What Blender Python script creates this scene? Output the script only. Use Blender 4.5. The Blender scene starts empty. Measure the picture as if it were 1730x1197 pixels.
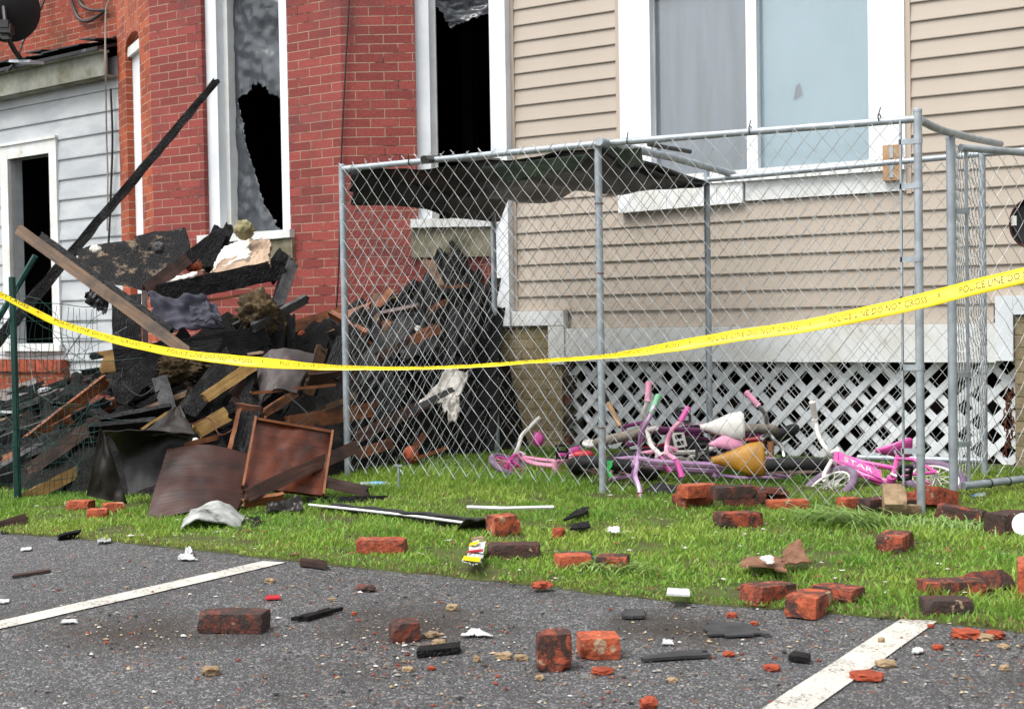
import bpy, bmesh, math, random
import numpy as np
from mathutils import Vector, Matrix, noise

V = Vector
R_ = math.radians
scene = bpy.context.scene
COL = scene.collection
rng = random.Random(7)

# ------------------------------------------------------------------ camera
CAM_H, FPX, CX, CY = 0.92, 2308.0, 865.0, 598.5
yaw, pitch, roll = R_(32.6), R_(1.40), R_(0.94)
hor = V((-math.sin(yaw), math.cos(yaw), 0))
rgt0 = V((math.cos(yaw), math.sin(yaw), 0))
FW = hor * math.cos(pitch) - V((0, 0, 1)) * math.sin(pitch)
up0 = hor * math.sin(pitch) + V((0, 0, 1)) * math.cos(pitch)
RT = rgt0 * math.cos(roll) - up0 * math.sin(roll)
UP = rgt0 * math.sin(roll) + up0 * math.cos(roll)
CAM = V((0, 0, CAM_H))
cd = bpy.data.cameras.new('camera')
cam = bpy.data.objects.new('camera', cd)
COL.objects.link(cam)
cd.sensor_width = 36.0
cd.lens = FPX / 1730.0 * 36.0
cd.clip_start, cd.clip_end = 0.05, 600
m = Matrix((RT, UP, -FW)).transposed().to_4x4()
m.translation = CAM
cam.matrix_world = m
cd.dof.use_dof = True
cd.dof.focus_distance = 6.3
cd.dof.aperture_fstop = 8.0
scene.camera = cam

# ------------------------------------------------------------------ sky, sun, exposure (bright overcast day)
SUN_EL, SUN_ROT = R_(61), R_(200)
w = bpy.data.worlds.new('World')
scene.world = w
w.use_nodes = True
wn = w.node_tree
bg = wn.nodes['Background']
sky = wn.nodes.new('ShaderNodeTexSky')
sky.sky_type = 'NISHITA'
sky.sun_disc = False
sky.sun_elevation, sky.sun_rotation = SUN_EL, SUN_ROT
sky.air_density, sky.dust_density, sky.ozone_density = 1.0, 4.0, 0.4
hs = wn.nodes.new('ShaderNodeHueSaturation')
hs.inputs['Saturation'].default_value = 0.17
wn.links.new(sky.outputs[0], hs.inputs['Color'])
wn.links.new(hs.outputs[0], bg.inputs['Color'])
bg.inputs['Strength'].default_value = 0.15
sl = bpy.data.lights.new('sun', 'SUN')
sl.energy = 1.4
sl.angle = R_(38)
sl.color = (1.0, 0.965, 0.92)
sun = bpy.data.objects.new('sun', sl)
COL.objects.link(sun)
sd = V((math.sin(SUN_ROT) * math.cos(SUN_EL), math.cos(SUN_ROT) * math.cos(SUN_EL), math.sin(SUN_EL)))
sun.rotation_euler = (-sd).to_track_quat('-Z', 'Y').to_euler()
sun.location = (0, -5, 12)
vs = scene.view_settings
vs.view_transform = 'Standard'
vs.look = 'None'
vs.gamma = 1.0
vs.use_curve_mapping = False
vs.exposure = 0.98

# ------------------------------------------------------------------ pixel <-> world helpers (real positions of surveyed points)
def ray(px, py):
    return FW * FPX + RT * (px - CX) + UP * (CY - py)

def at(px, py, d):
    """world point seen at photo pixel px,py at distance d along the view axis"""
    return CAM + ray(px, py) * (d / FPX)

def on(px, py, p0, n):
    r = ray(px, py)
    return CAM + r * ((p0 - CAM).dot(n) / r.dot(n))

def gnd(px, py, z=0.0):
    return on(px, py, V((0, 0, z)), V((0, 0, 1)))

def lin(h):
    h = h.lstrip('#')
    c = [int(h[i:i + 2], 16) / 255 for i in (0, 2, 4)]
    return tuple(x / 12.92 if x <= .04045 else ((x + .055) / 1.055) ** 2.4 for x in c)

# ------------------------------------------------------------------ mesh building
OFF = {}

class MB:
    def __init__(s):
        s.v, s.f, s.mi, s.uv = [], [], [], {}

    def add(s, vs_, fs, mi=0, uvs=None):
        b = len(s.v)
        s.v += [V(p) for p in vs_]
        for k, f in enumerate(fs):
            if uvs: s.uv[len(s.f)] = uvs[k]
            s.f.append([b + i for i in f])
            s.mi.append(mi)
        return b

    def box(s, c, hx, hy, hz, mi=0):
        c, hx, hy, hz = V(c), V(hx), V(hy), V(hz)
        vs_ = [c + hx * i + hy * j + hz * k for k in (-1, 1) for j in (-1, 1) for i in (-1, 1)]
        s.add(vs_, [(0, 2, 3, 1), (4, 5, 7, 6), (0, 1, 5, 4), (2, 6, 7, 3), (0, 4, 6, 2), (1, 3, 7, 5)], mi)

    def abox(s, x0, x1, y0, y1, z0, z1, mi=0):
        s.box(((x0 + x1) / 2, (y0 + y1) / 2, (z0 + z1) / 2), ((x1 - x0) / 2, 0, 0), (0, (y1 - y0) / 2, 0), (0, 0, (z1 - z0) / 2), mi)

    def tube(s, pts, r, n=6, closed=False, mi=0, cap=True):
        pts = [V(p) for p in pts]
        N = len(pts)
        rr = r if isinstance(r, (list, tuple)) else [r] * N
        vs_ = []
        nrm = None
        for i in range(N):
            if closed: t = (pts[(i + 1) % N] - pts[i - 1])
            else: t = pts[min(i + 1, N - 1)] - pts[max(i - 1, 0)]
            if t.length < 1e-9: t = V((0, 0, 1))
            t.normalize()
            if nrm is None:
                a = V((0, 0, 1)) if abs(t.z) < .9 else V((1, 0, 0))
                nrm = t.cross(a).normalized()
            else:
                nrm = nrm - t * nrm.dot(t)
                if nrm.length < 1e-6: nrm = t.orthogonal()
                nrm.normalize()
            bn = t.cross(nrm)
            for k in range(n):
                a = 2 * math.pi * k / n
                vs_.append(pts[i] + (nrm * math.cos(a) + bn * math.sin(a)) * rr[i])
        fs = []
        for i in range(N if closed else N - 1):
            j = (i + 1) % N
            for k in range(n):
                l = (k + 1) % n
                fs.append((i * n + k, i * n + l, j * n + l, j * n + k))
        if cap and not closed:
            fs.append(tuple(range(n - 1, -1, -1)))
            fs.append(tuple((N - 1) * n + k for k in range(n)))
        s.add(vs_, fs, mi)

    def torus(s, c, ax, R, r, n=28, k=8, mi=0):
        c, ax = V(c), V(ax).normalized()
        u = ax.orthogonal().normalized()
        v = ax.cross(u)
        s.tube([c + (u * math.cos(2 * math.pi * i / n) + v * math.sin(2 * math.pi * i / n)) * R for i in range(n)], r, k, True, mi)

    def quadsheet(s, P, nu, nv, th, off=None, mi=0, keep=None):
        """P = 4 corners (00,10,11,01); two skins th apart, off(u,v)->along normal"""
        P = [V(p) for p in P]
        n = ((P[1] - P[0]).cross(P[3] - P[0])).normalized()
        if n.dot(CAM - P[0]) < 0: n = -n
        ok = [[True if keep is None else keep((i + .5) / nu, (j + .5) / nv) for i in range(nu)] for j in range(nv)]
        b = len(s.v)
        W = nu + 1
        for side in (0, 1):
            for j in range(nv + 1):
                for i in range(nu + 1):
                    u, v = i / nu, j / nv
                    p = (P[0] * (1 - u) + P[1] * u) * (1 - v) + (P[3] * (1 - u) + P[2] * u) * v
                    o = off(u, v) if off else 0
                    s.v.append(p + n * (o - side * th))
        K = W * (nv + 1)
        lu, lv = (P[1] - P[0]).length, (P[3] - P[0]).length
        def F(*q):
            s.f.append([b + x for x in q]); s.mi.append(mi)
        for j in range(nv):
            for i in range(nu):
                if not ok[j][i]: continue
                a, c, d, e = j * W + i, j * W + i + 1, (j + 1) * W + i + 1, (j + 1) * W + i
                u0, u1, v0, v1 = lu * i / nu, lu * (i + 1) / nu, lv * j / nv, lv * (j + 1) / nv
                s.uv[len(s.f)] = [(u0, v0), (u1, v0), (u1, v1), (u0, v1)]
                F(a, c, d, e); F(K + e, K + d, K + c, K + a)
                if i == 0 or not ok[j][i - 1]: F(e, K + e, K + a, a)
                if i == nu - 1 or not ok[j][i + 1]: F(c, K + c, K + d, d)
                if j == 0 or not ok[j - 1][i]: F(a, K + a, K + c, c)
                if j == nv - 1 or not ok[j + 1][i]: F(d, K + d, K + e, e)

    def build(s, name, mats, parent=None, smooth=False, origin=None):
        if not isinstance(mats, (list, tuple)): mats = [mats]
        if parent is not None:
            o_ = OFF[parent.name]
        elif origin is not None:
            o_ = V(origin)
        else:
            A = np.array([tuple(p) for p in s.v])
            o_ = V(((A[:, 0].min() + A[:, 0].max()) / 2, (A[:, 1].min() + A[:, 1].max()) / 2, A[:, 2].min()))
        me = bpy.data.meshes.new(name)
        me.from_pydata([tuple(p - o_) for p in s.v], [], s.f)
        for mt in mats: me.materials.append(mt)
        if len(mats) > 1: me.polygons.foreach_set('material_index', s.mi)
        if s.uv:
            ul = me.uv_layers.new(name='UVMap')
            for fi, uvs in s.uv.items():
                for li, q in zip(me.polygons[fi].loop_indices, uvs): ul.data[li].uv = q
        bm = bmesh.new(); bm.from_mesh(me)
        bmesh.ops.recalc_face_normals(bm, faces=bm.faces)
        bm.to_mesh(me); bm.free()
        if smooth:
            me.polygons.foreach_set('use_smooth', [True] * len(me.polygons))
            if smooth != 'all':
                try: me.set_sharp_from_angle(angle=R_(40))
                except Exception: pass
        me.update()
        o = bpy.data.objects.new(name, me)
        COL.objects.link(o)
        if parent is not None:
            o.parent = parent
        else:
            o.location = o_
        OFF[o.name] = o_.copy()
        return o

def tag(o, label, cat, group=None, kind=None):
    o['label'] = label
    o['category'] = cat
    if group: o['group'] = group
    if kind: o['kind'] = kind
    return o

def thing(name, label, cat, loc=(0, 0, 0), group=None):
    o = bpy.data.objects.new(name, None)
    o.empty_display_size = .1
    COL.objects.link(o)
    o.location = loc
    OFF[o.name] = V(loc)
    return tag(o, label, cat, group)

def struct(o):
    o['kind'] = 'structure'
    return o

def nz(p, s=1.0, seed=0.0):
    return noise.noise(V((p[0] * s + seed, p[1] * s + seed * 1.7, p[2] * s - seed)))
# ------------------------------------------------------------------ materials
def new_mat(name):
    mt = bpy.data.materials.new(name)
    mt.use_nodes = True
    nt = mt.node_tree
    return mt, nt, nt.nodes['Principled BSDF']

def N(nt, t, **kw):
    n = nt.nodes.new(t)
    for k, v_ in kw.items():
        if k in n.inputs: n.inputs[k].default_value = v_
        else: setattr(n, k, v_)
    return n

def ramp(nt, fac, stops):
    r = nt.nodes.new('ShaderNodeValToRGB')
    e = r.color_ramp.elements
    while len(e) < len(stops): e.new(.5)
    for el, (p, c) in zip(e, stops):
        el.position = p
        el.color = (*c, 1) if len(c) == 3 else c
    nt.links.new(fac, r.inputs[0])
    return r.outputs[0]

def mixc(nt, fac, a, b, mode='MIX'):
    mx = nt.nodes.new('ShaderNodeMix')
    mx.data_type = 'RGBA'
    mx.blend_type = mode
    for sock, val in ((0, fac), (6, a), (7, b)):
        if hasattr(val, 'links'): nt.links.new(val, mx.inputs[sock])
        elif sock == 0: mx.inputs[0].default_value = val
        else: mx.inputs[sock].default_value = (*val, 1)
    return mx.outputs[2]

def pos(nt, scale=(1, 1, 1), obj=False):
    if obj:
        g = nt.nodes.new('ShaderNodeTexCoord').outputs['Object']
    else:
        g = nt.nodes.new('ShaderNodeNewGeometry').outputs['Position']
    mp = nt.nodes.new('ShaderNodeMapping')
    mp.inputs['Scale'].default_value = scale
    nt.links.new(g, mp.inputs[0])
    return mp.outputs[0]

def uvpos(nt, scale):
    u = nt.nodes.new('ShaderNodeUVMap').outputs[0]
    mp = nt.nodes.new('ShaderNodeMapping')
    mp.inputs['Scale'].default_value = scale
    nt.links.new(u, mp.inputs[0])
    oi = nt.nodes.new('ShaderNodeObjectInfo').outputs['Random']
    cb = nt.nodes.new('ShaderNodeCombineXYZ')
    ml = N(nt, 'ShaderNodeMath', operation='MULTIPLY'); ml.inputs[1].default_value = 37.0
    nt.links.new(oi, ml.inputs[0])
    for i in (0, 1, 2): nt.links.new(ml.outputs[0], cb.inputs[i])
    nt.links.new(cb.outputs[0], mp.inputs['Location'])
    return mp.outputs[0]

def wood(name, c1, c2, c3=None, rough=.6, spec=.4, char=None):
    """board with grain along its length (uv: u = metres along, v = metres across)"""
    mt, nt, bs = new_mat(name)
    p = uvpos(nt, (3.0, 60, 1))
    f = noi(nt, p, 1.0, 7, .65, .4)
    c = ramp(nt, f, [(.32, lin(c2)), (.55, lin(c1)), (.75, lin(c3 or c1))])
    big = noi(nt, pos(nt), 5, 6, .65)
    c = mixc(nt, ramp(nt, big, [(.46, (0, 0, 0)), (.66, (.92,) * 3)]), c, lin(char or '#1c1512'))
    nt.links.new(c, bs.inputs['Base Color'])
    bs.inputs['Roughness'].default_value = rough
    bs.inputs['Specular IOR Level'].default_value = spec
    bump(nt, bs, f, .4, .006)
    return mt

def noi(nt, vec, scale, detail=6, rough=.6, dist=0):
    n = N(nt, 'ShaderNodeTexNoise', Scale=scale, Detail=detail, Roughness=rough, Distortion=dist)
    nt.links.new(vec, n.inputs['Vector'])
    return n.outputs['Fac']

def bump(nt, bs, h, strength=.3, dist=.01):
    b = N(nt, 'ShaderNodeBump', Strength=strength, Distance=dist)
    nt.links.new(h, b.inputs['Height'])
    nt.links.new(b.outputs[0], bs.inputs['Normal'])

def mat(name, c1, c2=None, scale=6, rough=.7, bmp=.2, bscale=40, lo=.38, hi=.62, metal=0, spec=.4, stretch=(1, 1, 1), c3=None, obj=False, r2=None):
    c1 = lin(c1) if isinstance(c1, str) else c1
    c2 = c1 if c2 is None else (lin(c2) if isinstance(c2, str) else c2)
    mt, nt, bs = new_mat(name)
    p = pos(nt, stretch, obj)
    f = noi(nt, p, scale)
    stops = [(lo, c1), (hi, c2)]
    if c3 is not None: stops.append((min(.99, hi + .1), lin(c3) if isinstance(c3, str) else c3))
    nt.links.new(ramp(nt, f, stops), bs.inputs['Base Color'])
    f2 = noi(nt, p, bscale, 5)
    if r2 is not None:
        nt.links.new(ramp(nt, f2, [(.3, (rough,) * 3), (.7, (r2,) * 3)]), bs.inputs['Roughness'])
    else:
        bs.inputs['Roughness'].default_value = rough
    bs.inputs['Metallic'].default_value = metal
    bs.inputs['Specular IOR Level'].default_value = spec
    if bmp: bump(nt, bs, f2, bmp, .01)
    return mt

def brick_mat(name, c1, c2, mortar, bw=.208, rh=.0667, ms=.007, dirt=None, bias=0.0, mdark=None):
    mt, nt, bs = new_mat(name)
    uv = nt.nodes.new('ShaderNodeUVMap').outputs[0]
    # wobble
    n0 = N(nt, 'ShaderNodeTexNoise', Scale=7.0, Detail=3)
    nt.links.new(uv, n0.inputs['Vector'])
    vm = N(nt, 'ShaderNodeVectorMath', operation='MULTIPLY_ADD')
    nt.links.new(n0.outputs['Color'], vm.inputs[0])
    vm.inputs[1].default_value = (.004, .004, 0)
    nt.links.new(uv, vm.inputs[2])
    br = N(nt, 'ShaderNodeTexBrick', offset=.5, offset_frequency=2, Scale=1.0)
    br.inputs['Mortar Size'].default_value = ms / 2
    br.inputs['Mortar Smooth'].default_value = .25
    br.inputs['Bias'].default_value = bias
    br.inputs['Brick Width'].default_value = bw
    br.inputs['Row Height'].default_value = rh
    br.inputs['Color1'].default_value = (*lin(c1), 1)
    br.inputs['Color2'].default_value = (*lin(c2), 1)
    br.inputs['Mortar'].default_value = (0, 0, 0, 1)
    nt.links.new(vm.outputs[0], br.inputs['Vector'])
    p = pos(nt)
    big = noi(nt, p, 1.6, 5)
    fine = noi(nt, p, 60, 5)
    bc = mixc(nt, .35, br.outputs['Color'], ramp(nt, fine, [(.3, (.25, .22, .2)), (.7, (.9, .85, .8))]), 'OVERLAY')
    mf = ramp(nt, noi(nt, p, 5, 4), [(.37, lin(mdark or '#3a2a26')), (.50, lin(mortar))])
    c = mixc(nt, br.outputs['Fac'], bc, mf)
    if dirt:
        c = mixc(nt, ramp(nt, big, [(.52, (0, 0, 0)), (.75, (.7, .7, .7))]), c, lin(dirt))
    nt.links.new(c, bs.inputs['Base Color'])
    bs.inputs['Roughness'].default_value = .72
    bs.inputs['Specular IOR Level'].default_value = .3
    inv = N(nt, 'ShaderNodeMath', operation='MULTIPLY_ADD')
    nt.links.new(br.outputs['Fac'], inv.inputs[0])
    inv.inputs[1].default_value = -1.0
    nt.links.new(fine, inv.inputs[2])
    bump(nt, bs, inv.outputs[0], .5, .006)
    return mt

def char_mat(name, base=(.004, .004, .0045), ash=(.03, .029, .028), vs=26, st=(1, 1, 1), rough=.42, ashlo=.56, ashhi=.80, bst=.45, uv=False):
    mt, nt, bs = new_mat(name)
    p = uvpos(nt, (7, 42, 1)) if uv else pos(nt, st)
    if uv: vs = 1.6
    vo = N(nt, 'ShaderNodeTexVoronoi', feature='DISTANCE_TO_EDGE', Scale=vs)
    nt.links.new(p, vo.inputs['Vector'])
    f = noi(nt, pos(nt), 9, 8, .7)
    c = ramp(nt, f, [(.3, base), (ashlo, tuple(x * 2.2 for x in base)), (ashhi, ash)])
    nt.links.new(c, bs.inputs['Base Color'])
    f2 = noi(nt, p, 2.2 if uv else 70, 7, .7)
    nt.links.new(ramp(nt, f2, [(.3, (rough - .12,) * 3), (.7, (rough + .3,) * 3)]), bs.inputs['Roughness'])
    sm = N(nt, 'ShaderNodeMath', operation='MULTIPLY_ADD')
    nt.links.new(f2, sm.inputs[0]); sm.inputs[1].default_value = .9
    cl = N(nt, 'ShaderNodeMath', operation='MINIMUM')
    nt.links.new(vo.outputs['Distance'], cl.inputs[0]); cl.inputs[1].default_value = .12
    mu = N(nt, 'ShaderNodeMath', operation='MULTIPLY')
    nt.links.new(cl.outputs[0], mu.inputs[0]); mu.inputs[1].default_value = 4
    nt.links.new(mu.outputs[0], sm.inputs[2])
    bump(nt, bs, sm.outputs[0], bst, .010)
    bs.inputs['Specular IOR Level'].default_value = .17
    return mt

def loose_brick_mat(name, char=.5, cream=.72, base='#8c4229', base2='#5f2c1f'):
    mt, nt, bs = new_mat(name)
    p = pos(nt)
    oi = nt.nodes.new('ShaderNodeObjectInfo').outputs['Random']
    f = noi(nt, p, 24, 8, .75)
    c = ramp(nt, f, [(.36, lin(base2)), (.52, lin(base)), (.7, tuple(min(1, x * 1.5) for x in lin(base)))])
    f2 = noi(nt, p, 13, 8, .72, .9)
    ad = N(nt, 'ShaderNodeMath', operation='MULTIPLY_ADD')
    nt.links.new(oi, ad.inputs[0]); ad.inputs[1].default_value = .22
    nt.links.new(f2, ad.inputs[2])
    c = mixc(nt, ramp(nt, ad.outputs[0], [(char + .06, (0, 0, 0)), (char + .15, (.93,) * 3)]), c, (.024, .016, .013))
    f3 = noi(nt, p, 17, 4)
    c = mixc(nt, ramp(nt, f3, [(cream - .04, (0, 0, 0)), (cream, (.9,) * 3)]), c, lin('#9f8b70'))
    nt.links.new(c, bs.inputs['Base Color'])
    bs.inputs['Roughness'].default_value = .82
    f4 = noi(nt, p, 120, 5)
    bump(nt, bs, f4, .9, .006)
    return mt

def attr_mat(name, rough=.6, spec=.3, attr='col', trans=0.0):
    mt, nt, bs = new_mat(name)
    a = N(nt, 'ShaderNodeAttribute', attribute_name=attr)
    nt.links.new(a.outputs['Color'], bs.inputs['Base Color'])
    bs.inputs['Roughness'].default_value = rough
    bs.inputs['Specular IOR Level'].default_value = spec
    if trans:
        tr = nt.nodes.new('ShaderNodeBsdfTranslucent')
        nt.links.new(a.outputs['Color'], tr.inputs['Color'])
        ms = nt.nodes.new('ShaderNodeMixShader')
        ms.inputs[0].default_value = trans
        out = nt.nodes['Material Output']
        nt.links.new(bs.outputs[0], ms.inputs[1]); nt.links.new(tr.outputs[0], ms.inputs[2])
        nt.links.new(ms.outputs[0], out.inputs['Surface'])
    return mt

M = {}
M['brick_red'] = brick_mat('painted_red_brick', '#8b423c', '#733430', '#988370', dirt='#463335')
M['brick_orange'] = brick_mat('bare_orange_brick', '#a4502f', '#7c3a28', '#a89684', dirt='#6a3020')
M['brick_old'] = brick_mat('old_red_brick', '#8a3d29', '#6d3022', '#a08c78', dirt='#4a3a1c')
M['brick_tan'] = brick_mat('mossy_tan_brick', '#8b7f66', '#776b53', '#6a6030', bw=.21, rh=.072, dirt='#6a6438', mdark='#3d3a22')
M['white'] = mat('white_paint', '#dfe3e6', '#cfd4d8', scale=3, rough=.45, bmp=.06, bscale=60)
M['white_old'] = mat('peeling_white_paint', '#d6d9da', '#c8c8c2', scale=5, rough=.55, bmp=.15, bscale=50, c3='#8a7a66', lo=.4, hi=.66)
M['siding_white'] = mat('weathered_white_clapboard', '#b4b8ba', '#9fa4a8', scale=2.2, rough=.55, bmp=.08, bscale=30, stretch=(1, 1, 3))
M['vinyl'] = mat('beige_vinyl', '#aba093', '#a3988b', scale=1.1, rough=.5, bmp=.03, bscale=80, stretch=(1, 1, .35), c3='#958a7b', hi=.68, lo=.34)
M['vinyl_trim'] = mat('beige_vinyl_trim', '#b0a294', '#a89a8c', scale=2, rough=.5, bmp=.02)
M['concrete'] = mat('stained_sill_stone', '#8a8470', '#5e5a46', scale=6, rough=.85, bmp=.3, bscale=60, c3='#3f3d30')
M['fascia'] = mat('mossy_fascia', '#8d9087', '#6c6a57', scale=5, rough=.7, bmp=.15, c3='#4c4a38')
M['shingle'] = mat('burnt_shingle', '#2c2c30', '#18181a', scale=9, rough=.5, bmp=.5, bscale=25, c3='#6b6a70')
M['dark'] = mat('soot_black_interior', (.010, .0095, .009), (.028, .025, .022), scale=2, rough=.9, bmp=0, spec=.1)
M['crawl'] = mat('crawlspace_earth', '#33291f', '#1a1511', scale=3, rough=.95, bmp=.2)
M['galv'] = mat('galvanised_steel', '#a4acb2', '#8d959b', scale=14, rough=.4, bmp=.04, bscale=80, metal=.35, spec=.5, r2=.55)
M['wire'] = mat('galvanised_wire', '#b4b8b9', '#979b9c', scale=30, rough=.45, bmp=0, metal=.2, spec=.5)
M['greenwire'] = mat('green_coated_wire', '#1a443d', '#123630', scale=9, rough=.4, bmp=0)
M['greenpost'] = mat('green_post', '#17433c', '#0f332f', scale=9, rough=.45, bmp=.1)
M['tarp'] = mat('dark_green_tarp', '#0e1312', '#080b0a', scale=3, rough=.5, bmp=.3, bscale=14, spec=.45)
M['blackpipe'] = mat('black_pipe', '#1b1b1c', '#2a2826', scale=9, rough=.4, bmp=.1, spec=.5)
M['rust'] = mat('rusted_chain', '#6d3a22', '#45261a', scale=30, rough=.8, bmp=.4, bscale=120)
M['cable_black'] = mat('black_cable', '#17171a', '#222226', rough=.5, bmp=0)
M['cable_white'] = mat('dirty_white_cable', '#a89f96', '#8b847c', rough=.5, bmp=0)
M['plastic_black'] = mat('black_plastic', '#111114', '#18181c', rough=.45, bmp=.05)
M['char'] = char_mat('charred_wood', vs=42, bst=.8)
M['char_ash'] = char_mat('ashy_charred_wood', base=(.006, .006, .0065), ash=(.07, .068, .066), ashlo=.52, ashhi=.74, vs=60, bst=.7)
M['char_long'] = char_mat('charred_long_grain', uv=True, rough=.36, bst=.5)
M['char_grey'] = char_mat('grey_ash_board', base=(.02, .02, .021), ash=(.10, .098, .095), ashlo=.45, ashhi=.7, vs=90, rough=.6)
M['char_stain'] = char_mat('charred_with_tan_stain', base=(.004, .004, .0045), ash=(.24, .18, .12), ashlo=.54, ashhi=.66, vs=55, bst=.9)
M['wood_brown'] = wood('weathered_brown_board', '#5f4730', '#46331f', '#7a6243', .6, char='#2b2018')
M['wood_raw'] = wood('raw_yellow_wood', '#9c7c48', '#7d5f34', '#b0935c', .7, char='#6a4a26')
M['wood_orange'] = wood('scorched_orange_wood', '#7d4a2b', '#57301b', '#8f5d3a', .55)
M['wood_red'] = wood('dark_red_plank', '#43281f', '#2c1a16', '#6a5049', .45, .5, char='#15100f')
M['panel_dark'] = wood('scorched_veneer', '#38201a', '#301b17', '#3f241b', .40, .35, char='#1a1210')
M['panel_orange'] = wood('glossy_burnt_cabinet', '#592a17', '#4b2415', '#663219', .38, .35, char='#1a100d')
M['panel_edge'] = mat('orange_veneer_edge', '#7f4c28', '#5b331a', scale=8, rough=.5, bmp=.1)
M['sheet_black'] = mat('sooty_sheet_metal', '#0c0c0c', '#141313', scale=5, rough=.5, bmp=.2, bscale=18, spec=.4, c3='#2a2a28')
M['sheet_grey'] = mat('scorched_grey_sheet', '#363330', '#201f1d', scale=6, rough=.42, bmp=.25, bscale=22, metal=.2, c3='#5c5852')
M['sheet_pink'] = mat('scorched_grey_panel', '#484140', '#353030', scale=4, rough=.6, bmp=.2, bscale=25, c3='#6d4a45')
M['foil'] = mat('crumpled_white_metal', '#b9bdba', '#8f938f', scale=9, rough=.4, bmp=.35, bscale=14, metal=.15, c3='#262524', hi=.57)  # black blotches paint the shade of the hollow fold into the metal
M['plaster'] = mat('white_plaster', '#d9d6cf', '#c9c4b8', scale=9, rough=.9, bmp=.3, bscale=40)
M['plaster_back'] = mat('plaster_backing', '#a8917c', '#8d7866', scale=8, rough=.9, bmp=.3, bscale=40)
M['foam'] = mat('yellowed_foam', '#918a68', '#6d684a', scale=10, rough=.9, bmp=.5, bscale=30, c3='#5a5136')
M['insul'] = mat('brown_insulation', '#54442c', '#33291b', scale=9, rough=.95, bmp=.8, bscale=45, c3='#2b2318')
M['cloth_blue'] = mat('grey_blue_cloth', '#3c3c48', '#2a2a36', scale=6, rough=.85, bmp=.25, bscale=60)
M['cloth_white'] = mat('scorched_white_cloth', '#bdbab2', '#94908a', scale=12, rough=.85, bmp=.3, bscale=50, c3='#5c554c')
M['rubble'] = char_mat('burnt_rubble', base=(.004, .0038, .0036), ash=(.022, .017, .014), vs=45, rough=.65, ashlo=.54, ashhi=.76, bst=.6)
M['lbrick'] = loose_brick_mat('fallen_brick_scorched', .50, .68, '#96452b', '#5f2c1f')
M['lbrick_clean'] = loose_brick_mat('fallen_brick_orange', .60, .64, '#a04c2d', '#733220')
M['lbrick_dark'] = loose_brick_mat('fallen_brick_blackened', .46, .70, '#6b3324', '#4a251c')
M['mortar'] = mat('crumbled_mortar', '#947f63', '#75624a', scale=25, rough=.9, bmp=.5, bscale=90, c3='#8e4a30')
M['chip'] = mat('broken_brick_chip', '#9a4328', '#74321f', scale=22, rough=.85, bmp=.5, bscale=90)
M['slate'] = mat('grey_slate_shard', '#3a3b3d', '#2a2b2d', scale=14, rough=.55, bmp=.2, bscale=40)
M['paper'] = mat('white_paper', '#bfc2c2', '#a3a6a6', scale=9, rough=.8, bmp=.1)
M['cardboard'] = mat('wet_brown_cardboard', '#7d5a44', '#654533', scale=9, rough=.8, bmp=.2)
M['line_paint'] = None
M['timber_block'] = mat('light_timber_block', '#b08d68', '#94734f', scale=9, rough=.7, bmp=.2)
# bikes
M['pink'] = mat('pink_enamel', '#c8509a', '#bd4590', rough=.3, bmp=0, spec=.6)
M['pale_pink'] = mat('pale_pink_enamel', '#e09ab5', '#d688a8', rough=.35, bmp=0, spec=.6)
M['purple'] = mat('metallic_lilac', '#c3a0c6', '#ad83b0', scale=10, rough=.22, bmp=0, metal=.2, spec=.7)
M['magenta'] = mat('magenta_enamel', '#6d2f60', '#5c2450', rough=.3, bmp=0, spec=.6)
M['white_enamel'] = mat('white_enamel', '#dad9d4', '#c6c4bc', scale=12, rough=.35, bmp=0, spec=.6)
M['tyre'] = mat('black_tyre', '#18181a', '#232325', scale=30, rough=.75, bmp=.5, bscale=90)
M['tyre_grey'] = mat('dusty_grey_tyre', '#8e877c', '#6f695f', scale=20, rough=.9, bmp=.7, bscale=80)
M['tyre_lilac'] = mat('lilac_tyre', '#7d6a80', '#66566a', scale=20, rough=.8, bmp=.5, bscale=90)
M['chrome'] = mat('chrome_spokes', '#b5b8ba', '#8f9294', rough=.3, bmp=0, metal=.9)
M['rim_rust'] = mat('rusty_rim', '#7a5040', '#8f8a86', scale=9, rough=.5, bmp=.1, metal=.4)
M['mustard'] = mat('mustard_vinyl', '#a87a22', '#8c6118', scale=7, rough=.5, bmp=.15, bscale=40)
M['grip_green'] = mat('mint_grip', '#7fb894', '#6aa881', rough=.6, bmp=.3, bscale=150)
M['grip_cork'] = mat('tan_grip', '#8d6440', '#74502f', rough=.8, bmp=.3)
M['lime'] = mat('lime_ribbon', '#35c660', '#2bb353', rough=.5, bmp=0)
M['red'] = mat('red_plastic', '#b02a35', '#99222c', rough=.4, bmp=0)
M['tape'] = mat('yellow_barrier_tape', '#efd412', '#e3c60c', scale=3, rough=.35, bmp=.05, bscale=25, spec=.5)
M['tape_ink'] = mat('faded_black_ink', '#25230d', '#4a4512', scale=60, rough=.6, bmp=0)
# ------------------------------------------------------------------ ground
YW = 8.35          # siding plane
GE = 4.0           # lawn edge
struct_objs = []
Z = V((0, 0, 1))

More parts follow.
